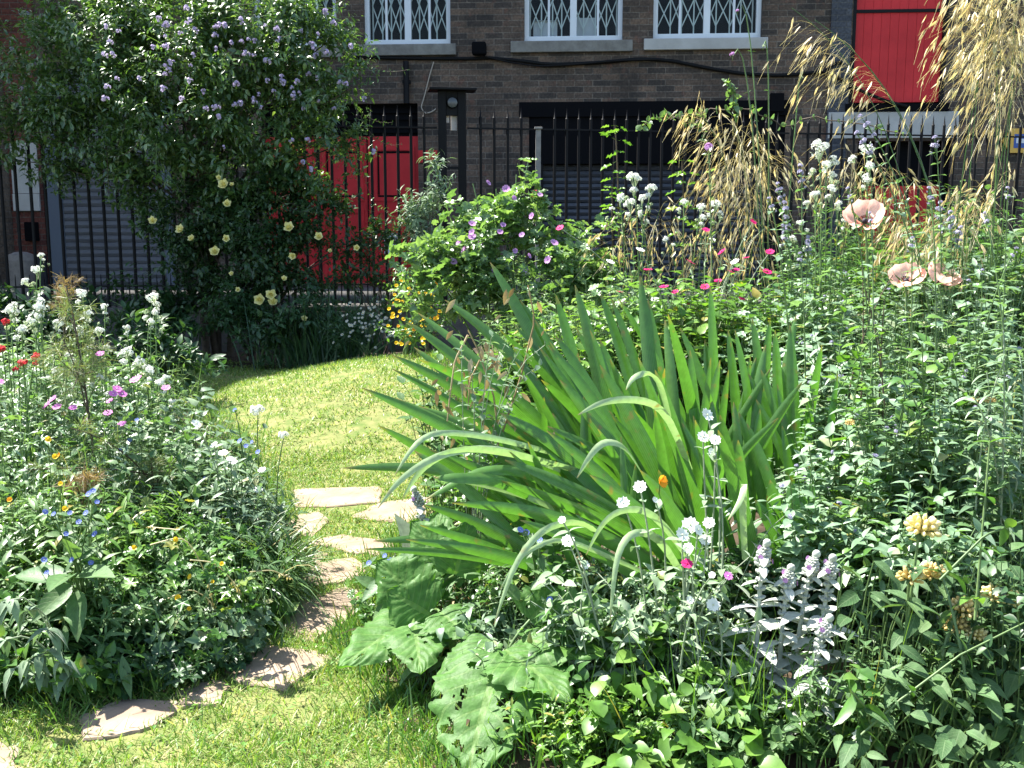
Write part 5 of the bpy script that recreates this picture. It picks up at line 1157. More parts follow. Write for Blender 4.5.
# verbena and lavender-blue spikes
flower_plant('verbena', 'branching verbena with small mauve heads rising in front of the last white window', 'verbena', on_ground(772, 5.0), [(HEAD_V[0], 'flower_head', at(733, 56, 4.9), up, .035), (HEAD_B[0], 'flower_head', at(763, 47, 4.9), up, .02), (HEAD_B[0], 'flower_head', at(801, 78, 4.9), up, .02), (HEAD_V[0], 'flower_head', at(738, 12, 5.0), up, .025)], (T_LA2,), 'mid', (.03, .05), 8, 'stem', .004, 'verbena plants', 131, .1, .6, lean=.6)
flower_plant('verbena', 'verbena with one mauve head in front of the dark shutter', 'verbena', on_ground(716, 4.6), [(HEAD_V[0], 'flower_head', at(709, 150, 4.55), up, .06)], (T_LA2,), 'mid', (.03, .05), 8, 'stem', .003, 'verbena plants', 132)
def spike(label, px, Y, spikes, seed, name='lavender_spike', cat='catmint', lm='catmint', hm=HEAD_L2, hs=.045, nl=36):
    t = thing(name, label, cat, on_ground(px, Y)); r = rng(seed); a = Acc(); b = Acc()
    for (x, y, n) in spikes:
        p = at(x, y, Y + r.uniform(-.08, .08)); P = bez(A(t.location) + A([r.normal(0, .05), r.normal(0, .05), 0]), p, .5, .25, 10, .02, r); b.tube(P, .003, .0018, 4); leaves_on(a, P, T_OV, nl, .036, .066, r, 0, .1, .95, .3)
        for k in range(n): q, T = along(P, A([1 - .045 * k])); put(hm[0], 'flower_head', t, q[0], T[0], hs * (1 - .1 * k) * (.6 if k == 0 else 1), r.uniform(0, 6))
    b.build('stem', M['stem'], t); a.build('foliage', [M[lm]], t)
spike('violet-blue flower spike rising beside the large white spire', 800, 3.9, [(778, 186, 3), (785, 205, 4), (784, 228, 3), (801, 168, 3), (808, 240, 3)], 133)
spike('lavender-tipped catmint above the lower pair of poppies', 945, 3.7, [(940, 205, 4), (950, 215, 3), (935, 140, 2), (862, 118, 3), (858, 135, 3), (960, 230, 3)], 134)
# magenta and white rose campion behind the irises
r = rng(140); H = []
for (x, y) in [(753, 222), (706, 230), (722, 252), (746, 258), (736, 270), (718, 281), (731, 272), (767, 272), (690, 304), (742, 299), (705, 287), (620, 292), (675, 292), (664, 287), (690, 262), (648, 270), (560, 228), (770, 252)]:
    H.append((FL_MAG, 'flower', at(x, y, 4.35 + r.uniform(-.15, .1)), nrm(A([r.normal(0, .3), -.35 + r.normal(0, .2), .9])), r.uniform(.030, .042)))
flower_plant('magenta_campion', 'magenta rose campion dotted above the pale leaves behind the iris clump', 'campion', on_ground(705, 4.5), H, (T_LA, T_OV), 'campleaf', (.04, .07), 14, 'stempale', .003, None, 141, .1, .9, .5, 14, .25)
H = [(FL_WHITE, 'flower', at(x, y, 4.3), nrm(A([r.normal(0, .3), -.35, .9])), .038) for x, y in [(735, 262), (640, 250), (610, 262), (690, 300), (655, 300), (740, 288)]]
flower_plant('white_campion', 'white campion among the magenta flowers behind the iris clump', 'campion', on_ground(690, 4.35), H, (T_LA, T_OV), 'campleaf', (.04, .07), 14, 'stempale', .003, None, 142, .1, .9, .5, 10, .25)
# poppies
def poppy(label, px, Y, x, y, s, seed, fc):
    t = thing('salmon_poppy', label, 'poppy', on_ground(px, Y), 'salmon pink poppies'); b = Acc(); P = bez(A(t.location), at(x, y, Y), .5, .2, 10, .02, rng(seed)); b.tube(P, .0042, .0035, 6); b.build('stem', M['stem'], t)
    put(POPPY[seed % 2], 'bloom', t, P[-1], fc, s * Y / F, seed); a = Acc(); leaves_on(a, P, T_LA2, 10, .08, .14, rng(seed), 0, .02, .5, .5); a.build('foliage', [M['mid']], t)
poppy('upper salmon poppy standing alone above the other two', 872, 3.9, 865, 224, 42, 1, nrm(A([-.25, -.55, .65])))
poppy('left one of the two lower salmon poppies', 905, 3.7, 906, 284, 38, 2, nrm(A([-.2, -.45, .8])))
poppy('right one of the two lower salmon poppies, showing a deep pink fold', 940, 3.7, 938, 283, 38, 3, nrm(A([.3, -.35, .85])))
# catmint: the tall grey-green mass on the right
def catmint(label, px, Y, ptop, rx, ry, n, seed, lm='catmint', lv=26, smin=.036, smax=.078, hvar=.35, tips=True, dome=.4, fs=.02):
    t = thing('catmint', label, 'catmint', on_ground(px, Y), 'grey green catmint clumps'); a = Acc(); b = Acc(); r = rng(seed); top = at(px, ptop, Y)[2]
    c = A(t.location); k = 0
    if Y > 3.6: n = int(n * 1.7); smin *= 1.25; smax *= 1.25; lv = 34
    for i in range(n):
        th = r.uniform(0, 6.283); q = math.sqrt(r.uniform()); dx, dy = q * math.cos(th), q * math.sin(th); bx, by = c[0] + rx * dx * .6, c[1] + ry * dy * .6; z0 = float(ground(bx, by)); h = (top - z0) * (1 - dome * q * q) * (1 - hvar * r.uniform())
        P = bez((bx, by, z0), A([c[0] + rx * dx * 1.1 + r.normal(0, .05), c[1] + ry * dy * 1.1, z0 + h]), .55, .1, 8, .02, r); b.tube(P, .0028, .0014, 4); leaves_on(a, P, (T_OV, T_OV2, T_LA)[i % 3], int(lv * r.uniform(.8, 1.2)), smin, smax, r, 0, .15, 1, .25, 2, .35)
        if tips and i % 3 == 0: put(HEAD_L2[0], 'flower_head', t, P[-1], nrm(P[-1] - P[-2]), fs * r.uniform(.6, 1.1), r.uniform(0, 6))
    b.build('stem', M['stem'], t); a.build('foliage', [M[lm]], t); return t
catmint('catmint clump just right of the smaller iris clump', 835, 3.0, 345, .22, .25, 42, 151)
catmint('catmint clump directly below the two lower poppies', 905, 3.3, 295, .28, .25, 48, 152)
catmint('tall catmint clump at the right edge below the oat grass', 1000, 3.3, 262, .30, .3, 54, 153)
catmint('catmint clump below and left of the upper poppy', 840, 3.7, 275, .26, .25, 46, 154)
catmint('catmint clump at the right edge level with the middle of the photo', 990, 2.8, 360, .26, .22, 46, 155)
catmint('catmint clump in the middle of the right bed over the shaded hollow', 905, 2.75, 380, .25, .2, 46, 156)
catmint('catmint clump leaning over the iris leaves above the woolly spikes', 815, 2.6, 430, .18, .15, 30, 157)
catmint('catmint behind the upper poppy against the lower red door', 895, 4.3, 205, .32, .25, 50, 158, 'mid')
catmint('leafy grey clump far right under the golden plume', 1000, 4.1, 190, .32, .3, 56, 159, 'catmint')
catmint('low catmint clump above the yellow whorled flowers', 935, 2.45, 470, .22, .14, 36, 160, tips=False)
catmint('bright green catmint between the magenta flowers and the upper poppy', 790, 4.1, 265, .28, .25, 46, 161, 'mid')
for lab, px, Y, tp, sd in (('tall thin catmint stem leaning across the violet spike', 815, 3.2, [(770, 200), (800, 255)], 162), ('tall thin catmint stem left of the lower poppies', 885, 3.1, [(848, 190), (870, 215)], 163), ('tall thin catmint stem crossing in front of the lower poppies', 915, 2.9, [(930, 190), (912, 240)], 164), ('tall leafy stem at the right edge in front of the oat grass', 1000, 3.0, [(1008, 190), (985, 215), (1015, 250)], 165)):
    spike(lab, px, Y, [(x, y, 2) for x, y in tp], sd, 'tall_catmint', hs=.028, nl=20)
r = rng(260)
for lab, px, Y, tp, kind in (('tall yellowing stem with broad leaves right of the smaller iris clump', 850, 2.9, [(842, 300), (862, 330)], 0), ('loose pale willow-leaved plant at the right edge above the yellow whorls', 1005, 2.6, [(1000, 330), (1018, 350), (985, 372)], 1), ('open broad-leaved stems in the middle of the catmint', 930, 2.75, [(925, 318), (948, 345), (905, 352)], 2), ('thin reddish seedling stems between the catmint and the lower poppies', 880, 3.2, [(872, 262), (890, 275), (858, 285)], 3)):
    t = thing('mixed_perennial', lab, 'perennial', on_ground(px, Y)); a = Acc(); b = Acc(); tl = (T_OV2, leaf(.2, 6, 'lance', .5, .15), leaf(.6, 6, 'heart', .35, .15), T_SM)[kind]
    for (x, y) in tp:
        for q in range(2):
            P = bez(A(t.location) + A([r.normal(0, .05), r.normal(0, .05), 0]), at(x + r.normal(0, 8), y + 25 * q, Y + r.normal(0, .05)), .5, .2, 10, .03, r); b.tube(P, .0032, .0016, 4); leaves_on(a, P, tl, (18, 40, 14, 30)[kind], (.05, .06, .06, .03)[kind], (.08, .10, .09, .05)[kind], r, 0, .25, 1, .35, (1, 2, 1, 2)[kind])
    b.build('stem', [M['stem'], M['stempale'], M['stem'], M['stemdark']][kind], t); a.build('foliage', [M[('lime', 'greygreen', 'mid', 'mallow')[kind]]], t)
# iris clumps
def iris(label, base_px, Y, blades, seed, extra=None):
    c = on_ground(base_px, Y); t = thing('iris_clump', label, 'iris', c, 'iris clumps'); r = rng(seed)
    def strip(acc, path, w, nrm_hint, m, m_lit=0):
        path = A(path, float); n = len(path); T = nrm(np.gradient(path, axis=0)); X = nrm(np.cross(T, A(nrm_hint, float))); Z = np.cross(X, T)
        tt = np.linspace(0, 1, n); ww = w * (.25 if m_lit else .42) * np.minimum(1, .75 + tt) * np.clip(1 - tt ** 5, 0, 1) ** .7 * (1 - .25 * tt); ww = np.maximum(ww, .0008)
        V = []; UV = []
        for i in range(n):
            for x in (-1, -.5, 0, .5, 1): V.append(path[i] + X[i] * x * ww[i] + Z[i] * ww[i] * .22 * (1 - x * x)); UV.append((x, tt[i]))
        acc.add(V, [(i * 5 + j, i * 5 + j + 1, i * 5 + j + 6, i * 5 + j + 5) for i in range(n - 1) for j in range(4)], None, UV, m)
    for (pts, w, pale) in blades:
        a = Acc(); Pp = A([at(*p) for p in pts]); k = len(Pp); u = np.linspace(0, 1, 16)
        if k == 2: Q = Pp[0] * (1 - u[:, None]) + Pp[1] * u[:, None]; ln = np.linalg.norm(Pp[1] - Pp[0]); Q[:, 2] += ln * r.uniform(.03, .09) * np.sin(u * math.pi)
        elif k == 3: Q = (1 - u[:, None]) ** 2 * Pp[0] + 2 * (u * (1 - u))[:, None] * (2 * Pp[1] - .5 * Pp[0] - .5 * Pp[2]) + u[:, None] ** 2 * Pp[2]
        else:
            s = u * (k - 1); Q = np.stack([np.interp(s, np.arange(k), Pp[:, i]) for i in range(3)], -1)
            for _ in range(3): Q[1:-1] = (Q[:-2] + 2 * Q[1:-1] + Q[2:]) / 4
        hint = A([r.normal(0, .35), -1, .35 + r.normal(0, .3)])
        strip(a, Q, w, hint, 0, pale); a.build('leaf', [M['irislit'] if pale else M['iris']], t)
    return t
def bl(x0, y0, x1, y1, Y0, Y1, w=.05, pale=0): return ([(x0, y0, Y0), (x1, y1, Y1)], w, pale)
B1 = [bl(560, 500, 362, 388, 2.9, 2.75), bl(570, 515, 395, 398, 2.9, 2.9), bl(560, 470, 392, 355, 3.0, 3.0), bl(555, 470, 408, 322, 3.0, 3.1), bl(560, 460, 418, 313, 3.05, 3.2, .045), bl(575, 470, 420, 360, 2.95, 2.9), bl(580, 450, 445, 300, 3.1, 3.25),
      bl(575, 440, 490, 262, 3.15, 3.3, .055), bl(590, 450, 520, 300, 3.2, 3.3, .045), bl(600, 470, 556, 295, 3.1, 3.2, .06), bl(620, 490, 575, 285, 3.0, 3.1, .055), bl(640, 500, 555, 335, 2.9, 2.95, .06), bl(650, 500, 548, 345, 2.85, 2.85, .05), bl(660, 470, 640, 276, 3.05, 3.2, .06), bl(650, 460, 600, 292, 3.15, 3.25, .05),
      bl(670, 480, 612, 300, 3.1, 3.2, .045), bl(630, 520, 500, 413, 2.85, 2.75, .055), bl(640, 540, 505, 418, 2.8, 2.8, .05), bl(660, 540, 560, 380, 2.8, 2.8, .06), bl(690, 540, 600, 365, 2.8, 2.85, .06), bl(700, 540, 655, 370, 2.8, 2.8, .055), bl(710, 550, 660, 405, 2.75, 2.7, .05), bl(720, 555, 695, 420, 2.7, 2.65, .045),
      bl(680, 560, 505, 460, 2.7, 2.6, .055), bl(690, 570, 498, 480, 2.65, 2.6, .045), bl(680, 585, 452, 503, 2.65, 2.5, .05), bl(660, 590, 520, 520, 2.6, 2.5, .045, 0), bl(640, 560, 440, 478, 2.75, 2.6, .045, 1), bl(700, 590, 590, 475, 2.6, 2.5, .055), bl(715, 590, 640, 470, 2.6, 2.55, .05),
      bl(620, 545, 470, 440, 2.85, 2.8, .05), bl(600, 530, 440, 430, 2.9, 2.85, .045), bl(590, 540, 430, 450, 2.85, 2.75, .045, 0), bl(660, 520, 590, 330, 3.0, 3.05, .05), bl(680, 500, 665, 320, 3.0, 3.1, .05), bl(610, 470, 535, 320, 3.1, 3.15, .05), bl(600, 450, 500, 330, 3.15, 3.2, .04), bl(590, 480, 470, 360, 3.05, 3.05, .045),
      bl(640, 480, 600, 340, 3.05, 3.1, .055), bl(670, 450, 648, 300, 3.2, 3.3, .05), bl(700, 500, 690, 350, 2.95, 3.0, .05), bl(690, 520, 720, 360, 2.9, 2.95, .05),
      # bent-over leaves; most carry the light they catch as a paler colour
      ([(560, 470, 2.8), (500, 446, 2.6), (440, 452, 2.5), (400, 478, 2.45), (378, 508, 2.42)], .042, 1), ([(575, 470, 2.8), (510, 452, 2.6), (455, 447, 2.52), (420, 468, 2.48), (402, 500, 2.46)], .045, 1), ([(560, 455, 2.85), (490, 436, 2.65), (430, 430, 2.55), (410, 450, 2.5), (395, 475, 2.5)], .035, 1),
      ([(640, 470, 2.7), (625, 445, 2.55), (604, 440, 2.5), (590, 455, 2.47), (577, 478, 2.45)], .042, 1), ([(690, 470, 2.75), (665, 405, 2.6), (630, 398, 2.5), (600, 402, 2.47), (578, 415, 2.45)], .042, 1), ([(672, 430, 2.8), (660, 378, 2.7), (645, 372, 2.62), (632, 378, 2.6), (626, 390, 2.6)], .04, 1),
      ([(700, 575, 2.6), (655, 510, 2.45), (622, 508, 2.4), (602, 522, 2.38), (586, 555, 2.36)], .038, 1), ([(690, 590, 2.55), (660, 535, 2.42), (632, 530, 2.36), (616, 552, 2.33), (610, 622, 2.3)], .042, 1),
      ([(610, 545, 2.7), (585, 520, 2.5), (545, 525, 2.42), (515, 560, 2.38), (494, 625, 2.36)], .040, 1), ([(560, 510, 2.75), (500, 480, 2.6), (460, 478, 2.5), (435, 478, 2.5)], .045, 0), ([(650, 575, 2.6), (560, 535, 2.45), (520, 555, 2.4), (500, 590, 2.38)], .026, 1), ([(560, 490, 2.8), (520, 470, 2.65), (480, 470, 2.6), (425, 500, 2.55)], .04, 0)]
r = rng(170)
for i in range(80):
    x0 = r.uniform(530, 725); y0 = r.uniform(470, 590); Y0 = 3.35 - (y0 - 450) / 140 * .7; th = r.normal(-.55, .45) - (640 - x0) / 260; L = r.uniform(110, 210)
    B1.append(bl(x0, y0, x0 + math.sin(th) * L, y0 - abs(math.cos(th)) * L, Y0, Y0 + r.uniform(-.15, .15), r.uniform(.03, .055), 0))
ir = iris('large spreading iris clump with broad sword leaves in the middle of the photo', 640, 2.95, B1, 171)
B2 = [bl(795, 470, 790, 325, 3.05, 3.1, .05), bl(800, 480, 822, 345, 3.0, 3.05, .055), bl(780, 470, 775, 330, 3.1, 3.15, .05), bl(770, 480, 752, 318, 3.1, 3.15, .045), bl(760, 480, 735, 330, 3.05, 3.1, .04), bl(740, 520, 720, 415, 2.6, 2.6, .05), bl(755, 560, 718, 430, 2.55, 2.5, .05), bl(745, 550, 738, 440, 2.55, 2.55, .045),
      bl(790, 560, 755, 500, 2.6, 2.6, .05), bl(800, 570, 790, 480, 2.6, 2.65, .06), bl(780, 570, 770, 480, 2.62, 2.62, .06), bl(815, 560, 800, 490, 2.7, 2.7, .05), ([(745, 560, 2.5), (742, 500, 2.45), (745, 480, 2.43), (742, 500, 2.4), (728, 520, 2.38)], .04, 1), bl(760, 440, 770, 320, 3.25, 3.3, .045), bl(740, 450, 728, 330, 3.25, 3.3, .045), bl(715, 470, 705, 340, 3.2, 3.3, .045)]
for i in range(26):
    x0 = r.uniform(720, 825); y0 = r.uniform(450, 570); Y0 = 3.3 - (y0 - 440) / 130 * .65; th = r.normal(-.05, .2); L = r.uniform(90, 150); B2.append(bl(x0, y0, x0 + math.sin(th) * L, y0 - math.cos(th) * L, Y0, Y0 + .05, r.uniform(.035, .05)))
iris('smaller upright iris clump between the big clump and the grey catmint', 775, 3.0, B2, 172)
# dried stalk and leaves standing in the iris clump
dt = thing('withered_flower', 'withered brown flower stalk hanging in the left side of the iris clump', 'dried flower', on_ground(500, 3.05)); a = Acc(); r = rng(173)
for pts in ([(500, 470), (495, 400), (478, 350), (468, 330)], [(468, 335), (455, 360), (450, 395), (447, 425)], [(500, 440), (520, 380), (535, 320), (528, 285)], [(480, 360), (470, 380), (468, 410)]):
    Pp = A([at(x, y, 2.88) for x, y in pts]); t = np.linspace(0, len(pts) - 1, 12); a.tube(np.stack([np.interp(t, np.arange(len(pts)), Pp[:, i]) for i in range(3)], -1), .003, .002, 5, 0)
for i in range(60): x, y = r.normal(480, 28), r.normal(375, 45); a.inst(T_LA, [at(x, y, 2.86 + r.uniform(-.05, .1))], A([r.normal(0, .6), r.normal(0, .4), -.8]), A([0, -1, .3]), r.uniform(.02, .05), 0)
a.build('dried_leaves', [M['dead']], dt)
st2 = thing('grey_sprig', 'grey leafy sprig tangled through the left side of the iris clump', 'sprig', on_ground(470, 2.85)); a = Acc(); b = Acc()
for (x, y) in [(462, 345), (470, 370), (492, 335), (505, 345), (520, 350), (540, 365), (475, 400), (520, 395), (545, 345)]:
    P = bez(A(st2.location), at(x, y, 2.8 + r.uniform(-.08, .08)), .6, .3, 8, .03, r); b.tube(P, .002, .0012, 3); leaves_on(a, P, T_OV, 18, .025, .05, r, 0, .4, 1, .3)
b.build('stem', M['stempale'], st2); a.build('foliage', [M['greygreen']], st2)
ob = thing('orange_flower', 'single orange flower deep in the iris clump', 'flower', on_ground(660, 2.7)); a = Acc(); P = bez(A(ob.location), at(660, 482, 2.5), .6, .2, 7); a.tube(P, .002, .0015, 4); a.build('stem', [M['stem']], ob); put(FL_ORA, 'flower', ob, P[-1], nrm(A([.6, -.7, .3])), .03)

# big holed leaves at the front of the right bed
def bigleaf(acc, base, tip, w, hint, seed, holes=10, wave=.05, bend=.12, m=0):
    r = rng(seed); base = A(base); tip = A(tip); L = np.linalg.norm(tip - base); T = nrm(tip - base); X = nrm(np.cross(T, A(hint, float))); Z = np.cross(X, T); nr, nc = 64, 48; V = []; UV = []; ph = r.uniform(0, 6, 4)
    for i in range(nr + 1):
        t = i / nr; ww = w / 2 * max(.02, math.sin(math.pi * min(1, .06 + .94 * t) ** .62) ** .75); 
        for j in range(nc + 1):
            u = j / nc * 2 - 1; e = 1 + .07 * math.sin(t * 31 + ph[0] + (u > 0) * 2) * abs(u) ** 3 + .05 * math.sin(t * 53 + ph[1]) * abs(u) ** 4
            side = .25 * abs(u) * ww / L      # veins sweep forward
            z = L * (-bend * t * t) + ww * (.16 * abs(u) ** 1.3 - .20 * abs(u) ** 3) + wave * L * .5 * math.sin(t * 14 + ph[2] + abs(u) * 3 * (1 if u > 0 else 1.2)) * abs(u) ** 1.5 + .005 * L * math.sin(t * 44 - abs(u) * 13 + 2 * math.sin(u * 5 + ph[3])) * (1 - abs(u) * .4) * (abs(u) > .04)
            V.append(base + T * (L * (t - side * .3)) + X * u * ww * e + Z * z); UV.append((u, t))
    keep = np.ones((nr, nc), bool); I, J = np.meshgrid(np.arange(nr), np.arange(nc), indexing='ij')
    for k in range(holes):
        i, j = r.uniform(8, nr - 6), r.uniform(3, nc - 3)
        if abs(j - nc / 2) < 4: continue
        ra, rb, th = r.uniform(.8, 3.4), r.uniform(.6, 2.0), r.uniform(0, 3.14); x = (I + .5 - i) * math.cos(th) + (J + .5 - j) * math.sin(th); y = -(I + .5 - i) * math.sin(th) + (J + .5 - j) * math.cos(th)
        keep &= (x / ra) ** 2 + (y / rb) ** 2 > 1 + r.normal(0, .25, x.shape)
    for k in range(14):
        i, j = r.uniform(6, nr - 2), (0 if r.uniform() < .5 else nc) + r.normal(0, .8); ra, rb = r.uniform(.8, 2.6), r.uniform(1, 4)
        keep &= ((I + .5 - i) / ra) ** 2 + ((J + .5 - j) / rb) ** 2 > 1 + r.normal(0, .3, I.shape)
    acc.add(V, [(i * (nc + 1) + j, i * (nc + 1) + j + 1, (i + 1) * (nc + 1) + j + 1, (i + 1) * (nc + 1) + j) for i in range(nr) for j in range(nc) if keep[i, j]], None, UV, m)
def burdock(label, base, leaves_, seed):
    t = thing('burdock', label, 'burdock', base)
    for k, (b0, b1, w, hint, h) in enumerate(leaves_):
        a = Acc(); p = at(*b0); q = at(*b1); bigleaf(a, p, q, w, hint, seed + k, h); lf = a.build('leaf', [M['burdock']], t)
        b = Acc(); b.tube(bez(A(base) + A([0, 0, -.01]), p, .45, .25, 8), .006, .004, 6); b.build('stalk', [M['stempale'] if k % 2 else M['stem']], lf, origin=tuple(t.location))
    return t
burdock('big ragged-leaved burdock beside the path with holed leaves', on_ground(425, 2.9), [((430, 600, 2.75), (436, 505, 2.9), .22, (-.4, -.8, .3), 16), ((425, 615, 2.7), (338, 655, 2.45), .20, (0, -.25, 1), 8), ((425, 605, 2.7), (375, 560, 2.75), .2, (-.3, -.8, .5), 8), ((430, 615, 2.65), (388, 590, 2.65), .2, (-.2, -.9, .6), 5), ((440, 612, 2.6), (472, 635, 2.5), .14, (.1, -.5, 1), 2), ((415, 625, 2.6), (420, 665, 2.4), .17, (0, -.5, 1), 6), ((455, 575, 2.7), (470, 520, 2.75), .16, (.2, -.9, .4), 4), ((445, 560, 2.75), (410, 520, 2.8), .14, (-.3, -.8, .6), 3)], 180)
burdock('burdock with one broad flat leaf riddled with holes at the bottom edge', on_ground(490, 2.45), [((500, 655, 2.38), (462, 775, 2.06), .27, (-.1, -.45, 1), 34), ((505, 650, 2.4), (570, 690, 2.2), .2, (.2, -.45, 1), 4), ((520, 640, 2.45), (600, 645, 2.3), .17, (.1, -.5, 1), 3), ((490, 640, 2.45), (430, 690, 2.3), .13, (-.2, -.4, 1), 6), ((530, 620, 2.5), (560, 590, 2.5), .15, (.2, -.8, .6), 2), ((560, 620, 2.45), (610, 600, 2.45), .14, (.2, -.7, .7), 2)], 190)
alkanet('small-leaved alkanet with pale blue flowers between the burdock and the path', on_ground(400, 3.05), [(385, 556), (390, 561), (369, 563), (452, 568), (448, 574), (455, 570), (382, 575), (395, 585)], [(385, 580, 360, 600, .5, -.05), (380, 590, 355, 575, .5, 0), (395, 570, 420, 545, .5, 0), (400, 600, 372, 620, .5, -.1)], 197, 2.85)
alkanet('small-leaved alkanet with pale blue flowers under the iris leaves', on_ground(540, 2.65), [(537, 605), (535, 611), (538, 626), (520, 530), (526, 533), (540, 540), (550, 600)], [(530, 590, 560, 575, .5, 0), (520, 600, 500, 580, .5, 0), (540, 620, 575, 625, .5, -.05), (550, 640, 590, 650, .55, -.05)], 198, 2.5)
# white rose campion in front of the irises
def campion(label, px, Y, flowers, seed, n=10, spread=.1, clump=10):
    r = rng(seed); H = [(FL_WHITE, 'flower', at(x, y, Y + r.uniform(-.06, .06)), nrm(A([r.normal(0, .3), -.75, .65])), .032 * s) for x, y, s in flowers]
    return flower_plant('white_campion', label, 'campion', on_ground(px, Y), H, (leaf(.38, 5, 'ovate', .35, .15), leaf(.5, 5, 'ovate', .3, .15)), 'campleaf', (.04, .075), n, 'stempale', .003, 'white campion in front of the irises', seed, .05, .9, .45, clump, .15)
campion('tall grey-stemmed campion with one white flower left of the folded iris leaf', 600, 2.35, [(568, 541, 1), (562, 520, .6), (585, 565, .7)], 201)
campion('white campion with two flowers just above the folded iris leaf', 650, 2.4, [(640, 487, 1), (623, 503, 1), (655, 500, .5)], 202)
campion('white campion with the largest bunch of white flowers in front of the irises', 692, 2.35, [(690, 525, 1.25), (682, 535, 1.1), (698, 530, .9), (709, 523, .9), (705, 540, .9), (688, 548, .8)], 203)
campion('low white campion with a single flower left of the woolly spikes', 712, 2.25, [(713, 605, 1), (690, 600, .6), (712, 575, .5)], 204)
campion('white campion stem with flowers drooping beside the smaller iris clump', 728, 2.5, [(707, 415, 1.1), (703, 437, 1.0), (715, 440, .9), (712, 452, .7)], 205, 8, clump=3)
flower_plant('magenta_campion', 'single magenta campion flower among the white ones', 'campion', on_ground(690, 2.35), [(FL_MAG, 'flower', at(687, 564, 2.28), nrm(A([0, -.5, .8])), .028), (FL_PINK, 'flower', at(728, 576, 2.28), nrm(A([.2, -.6, .7])), .022)], (T_LA,), 'campleaf', (.03, .05), 10, 'stempale', .0025, None, 206, clump=4)
# woolly lamb's ears
def lambs_ear(label, px, Y, x, y, ytop, seed, leaves_=()):
    t = thing('lambs_ear', label, 'lamb ear', on_ground(px, Y), 'woolly silver spikes'); r = rng(seed); a = Acc(); P = bez(A(t.location), at(x, ytop, Y), .6, .15, 20, .01, r); a.tube(P, .006, .0045, 8); a.build('stem', [M['wool']], t)
    s = Acc(); n = 11
    for k in range(n):
        f = 1 - k * .032 - (k > 6) * (k - 6) * .03
        if f < .35: break
        q, T = along(P, A([f])); w = .0215 * min(1, .45 + k * .14) * (1 if k < 7 else .8); m_ = 9; th = np.arange(m_) * 6.283 / m_ + k * .35; o = np.stack([np.cos(th), np.sin(th), np.full(m_, .5)], -1)
        s.inst(ball(6, 4, .5, 1, .5), np.repeat(q, m_, 0), o, (0, 0, 1), w * r.uniform(.75, 1.15, m_), 0)
        if k in (3, 6, 8): th = r.uniform(0, 6) + A([0, 3.14]); s.inst(leaf(.40, 8, 'round', .35, .05), np.repeat(q, 2, 0), np.stack([np.cos(th), np.sin(th), [.1, .1]], -1), (0, 0, 1), r.uniform(.035, .06, 2), 0)
        if k in (2, 4, 6): q2 = q[0] + o[k % m_] * w; s.inst(T_STAR2, [q2], (0, 0, 1), o[k % m_], .012, 1)
    q, T = along(P, A([1.0])); s.inst(T_BALL, q, T, (1, 0, 0), .02, 0); s.build('flower_spike', [M['wool'], M['mauve']], t)
    l = Acc()
    for k in range(7):
        f = .08 + .5 * k / 7; q, T = along(P, A([f])); th = k * 1.57 + r.uniform(0, 1)
        for d in (0, math.pi): l.inst(leaf(.36, 10, 'round', .3 + .2 * r.uniform(), .06, .0), q, A([math.cos(th + d), math.sin(th + d), .35]), (0, 0, 1), (.11 - .07 * f) * r.uniform(.8, 1.15), 0)
    for (x1, y1) in leaves_: p0 = A(P[3]); p1 = at(x1, y1, Y - .08); l.inst(leaf(.42, 8, 'lance', .15, .2), [p0], p1 - p0, A([0, -.5, 1.]), np.linalg.norm(p1 - p0), 0)
    l.build('foliage', [M['wool']], t); return t
lambs_ear('woolly spike leftmost of the silver group, highest tip', 768, 2.3, 766, 560, 547, 211, [(745, 640)])
lambs_ear('short woolly spike second from left in the silver group', 790, 2.3, 790, 585, 572, 212, [(780, 662)])
lambs_ear('woolly spike third from left in the silver group', 805, 2.3, 815, 570, 558, 213)
lambs_ear('woolly spike rightmost of the silver group, long and leafy', 825, 2.28, 832, 570, 562, 214, [(800, 720), (845, 690)])
lambs_ear('low bent woolly spike in front of the silver group', 822, 2.2, 828, 630, 622, 215, [(790, 725), (838, 700)])
lambs_ear('small silver woolly sprig beside the path under the drooping iris leaf', 425, 2.95, 415, 495, 492, 216, [(438, 515), (405, 515)])
# yellow whorled phlomis in the lower right
def phlomis(label, px, Y, whorls, seed, lv=5):
    t = thing('phlomis', label, 'phlomis', on_ground(px, Y), 'yellow phlomis plants'); r = rng(seed); a = Acc(); b = Acc()
    for (x, y, s, fd_) in whorls:
        p = at(x, y, Y + r.uniform(-.06, .06)); tip = p + A([r.normal(0, .005), 0, .035]); P = bez(A(t.location) + A([r.normal(0, .04), r.normal(0, .04), 0]), tip, .55, .15, 10, .015, r); b.tube(P, .004, .0028, 6)
        put(PHLOM[fd_], 'flower_whorl', t, p, nrm(A([r.normal(0, .12), -.12, 1])), s * .68 * Y / F, r.uniform(0, 6))
        leaves_on(a, P, leaf(.45, 7, 'ovate', .35, .15), lv * 2, .06, .11, r, 0, .1, .9, .2)
        a.inst(T_SM, np.repeat([tip], 5, 0), np.stack([np.cos(np.arange(5) * 1.25), np.sin(np.arange(5) * 1.25), np.full(5, .7)], -1), (0, 0, 1), .016, 0)
    b.build('stem', M['stem'], t); a.build('foliage', [M['phlomleaf']], t)
phlomis('yellow phlomis with two whorls on one stem, the brightest in the corner', 925, 2.2, [(921, 531, 40, 0), (910, 580, 30, 1), (932, 576, 32, 1)], 221)
phlomis('yellow phlomis at the right edge with one loose whorl', 1000, 2.25, [(994, 598, 30, 0), (1010, 602, 28, 0)], 222)
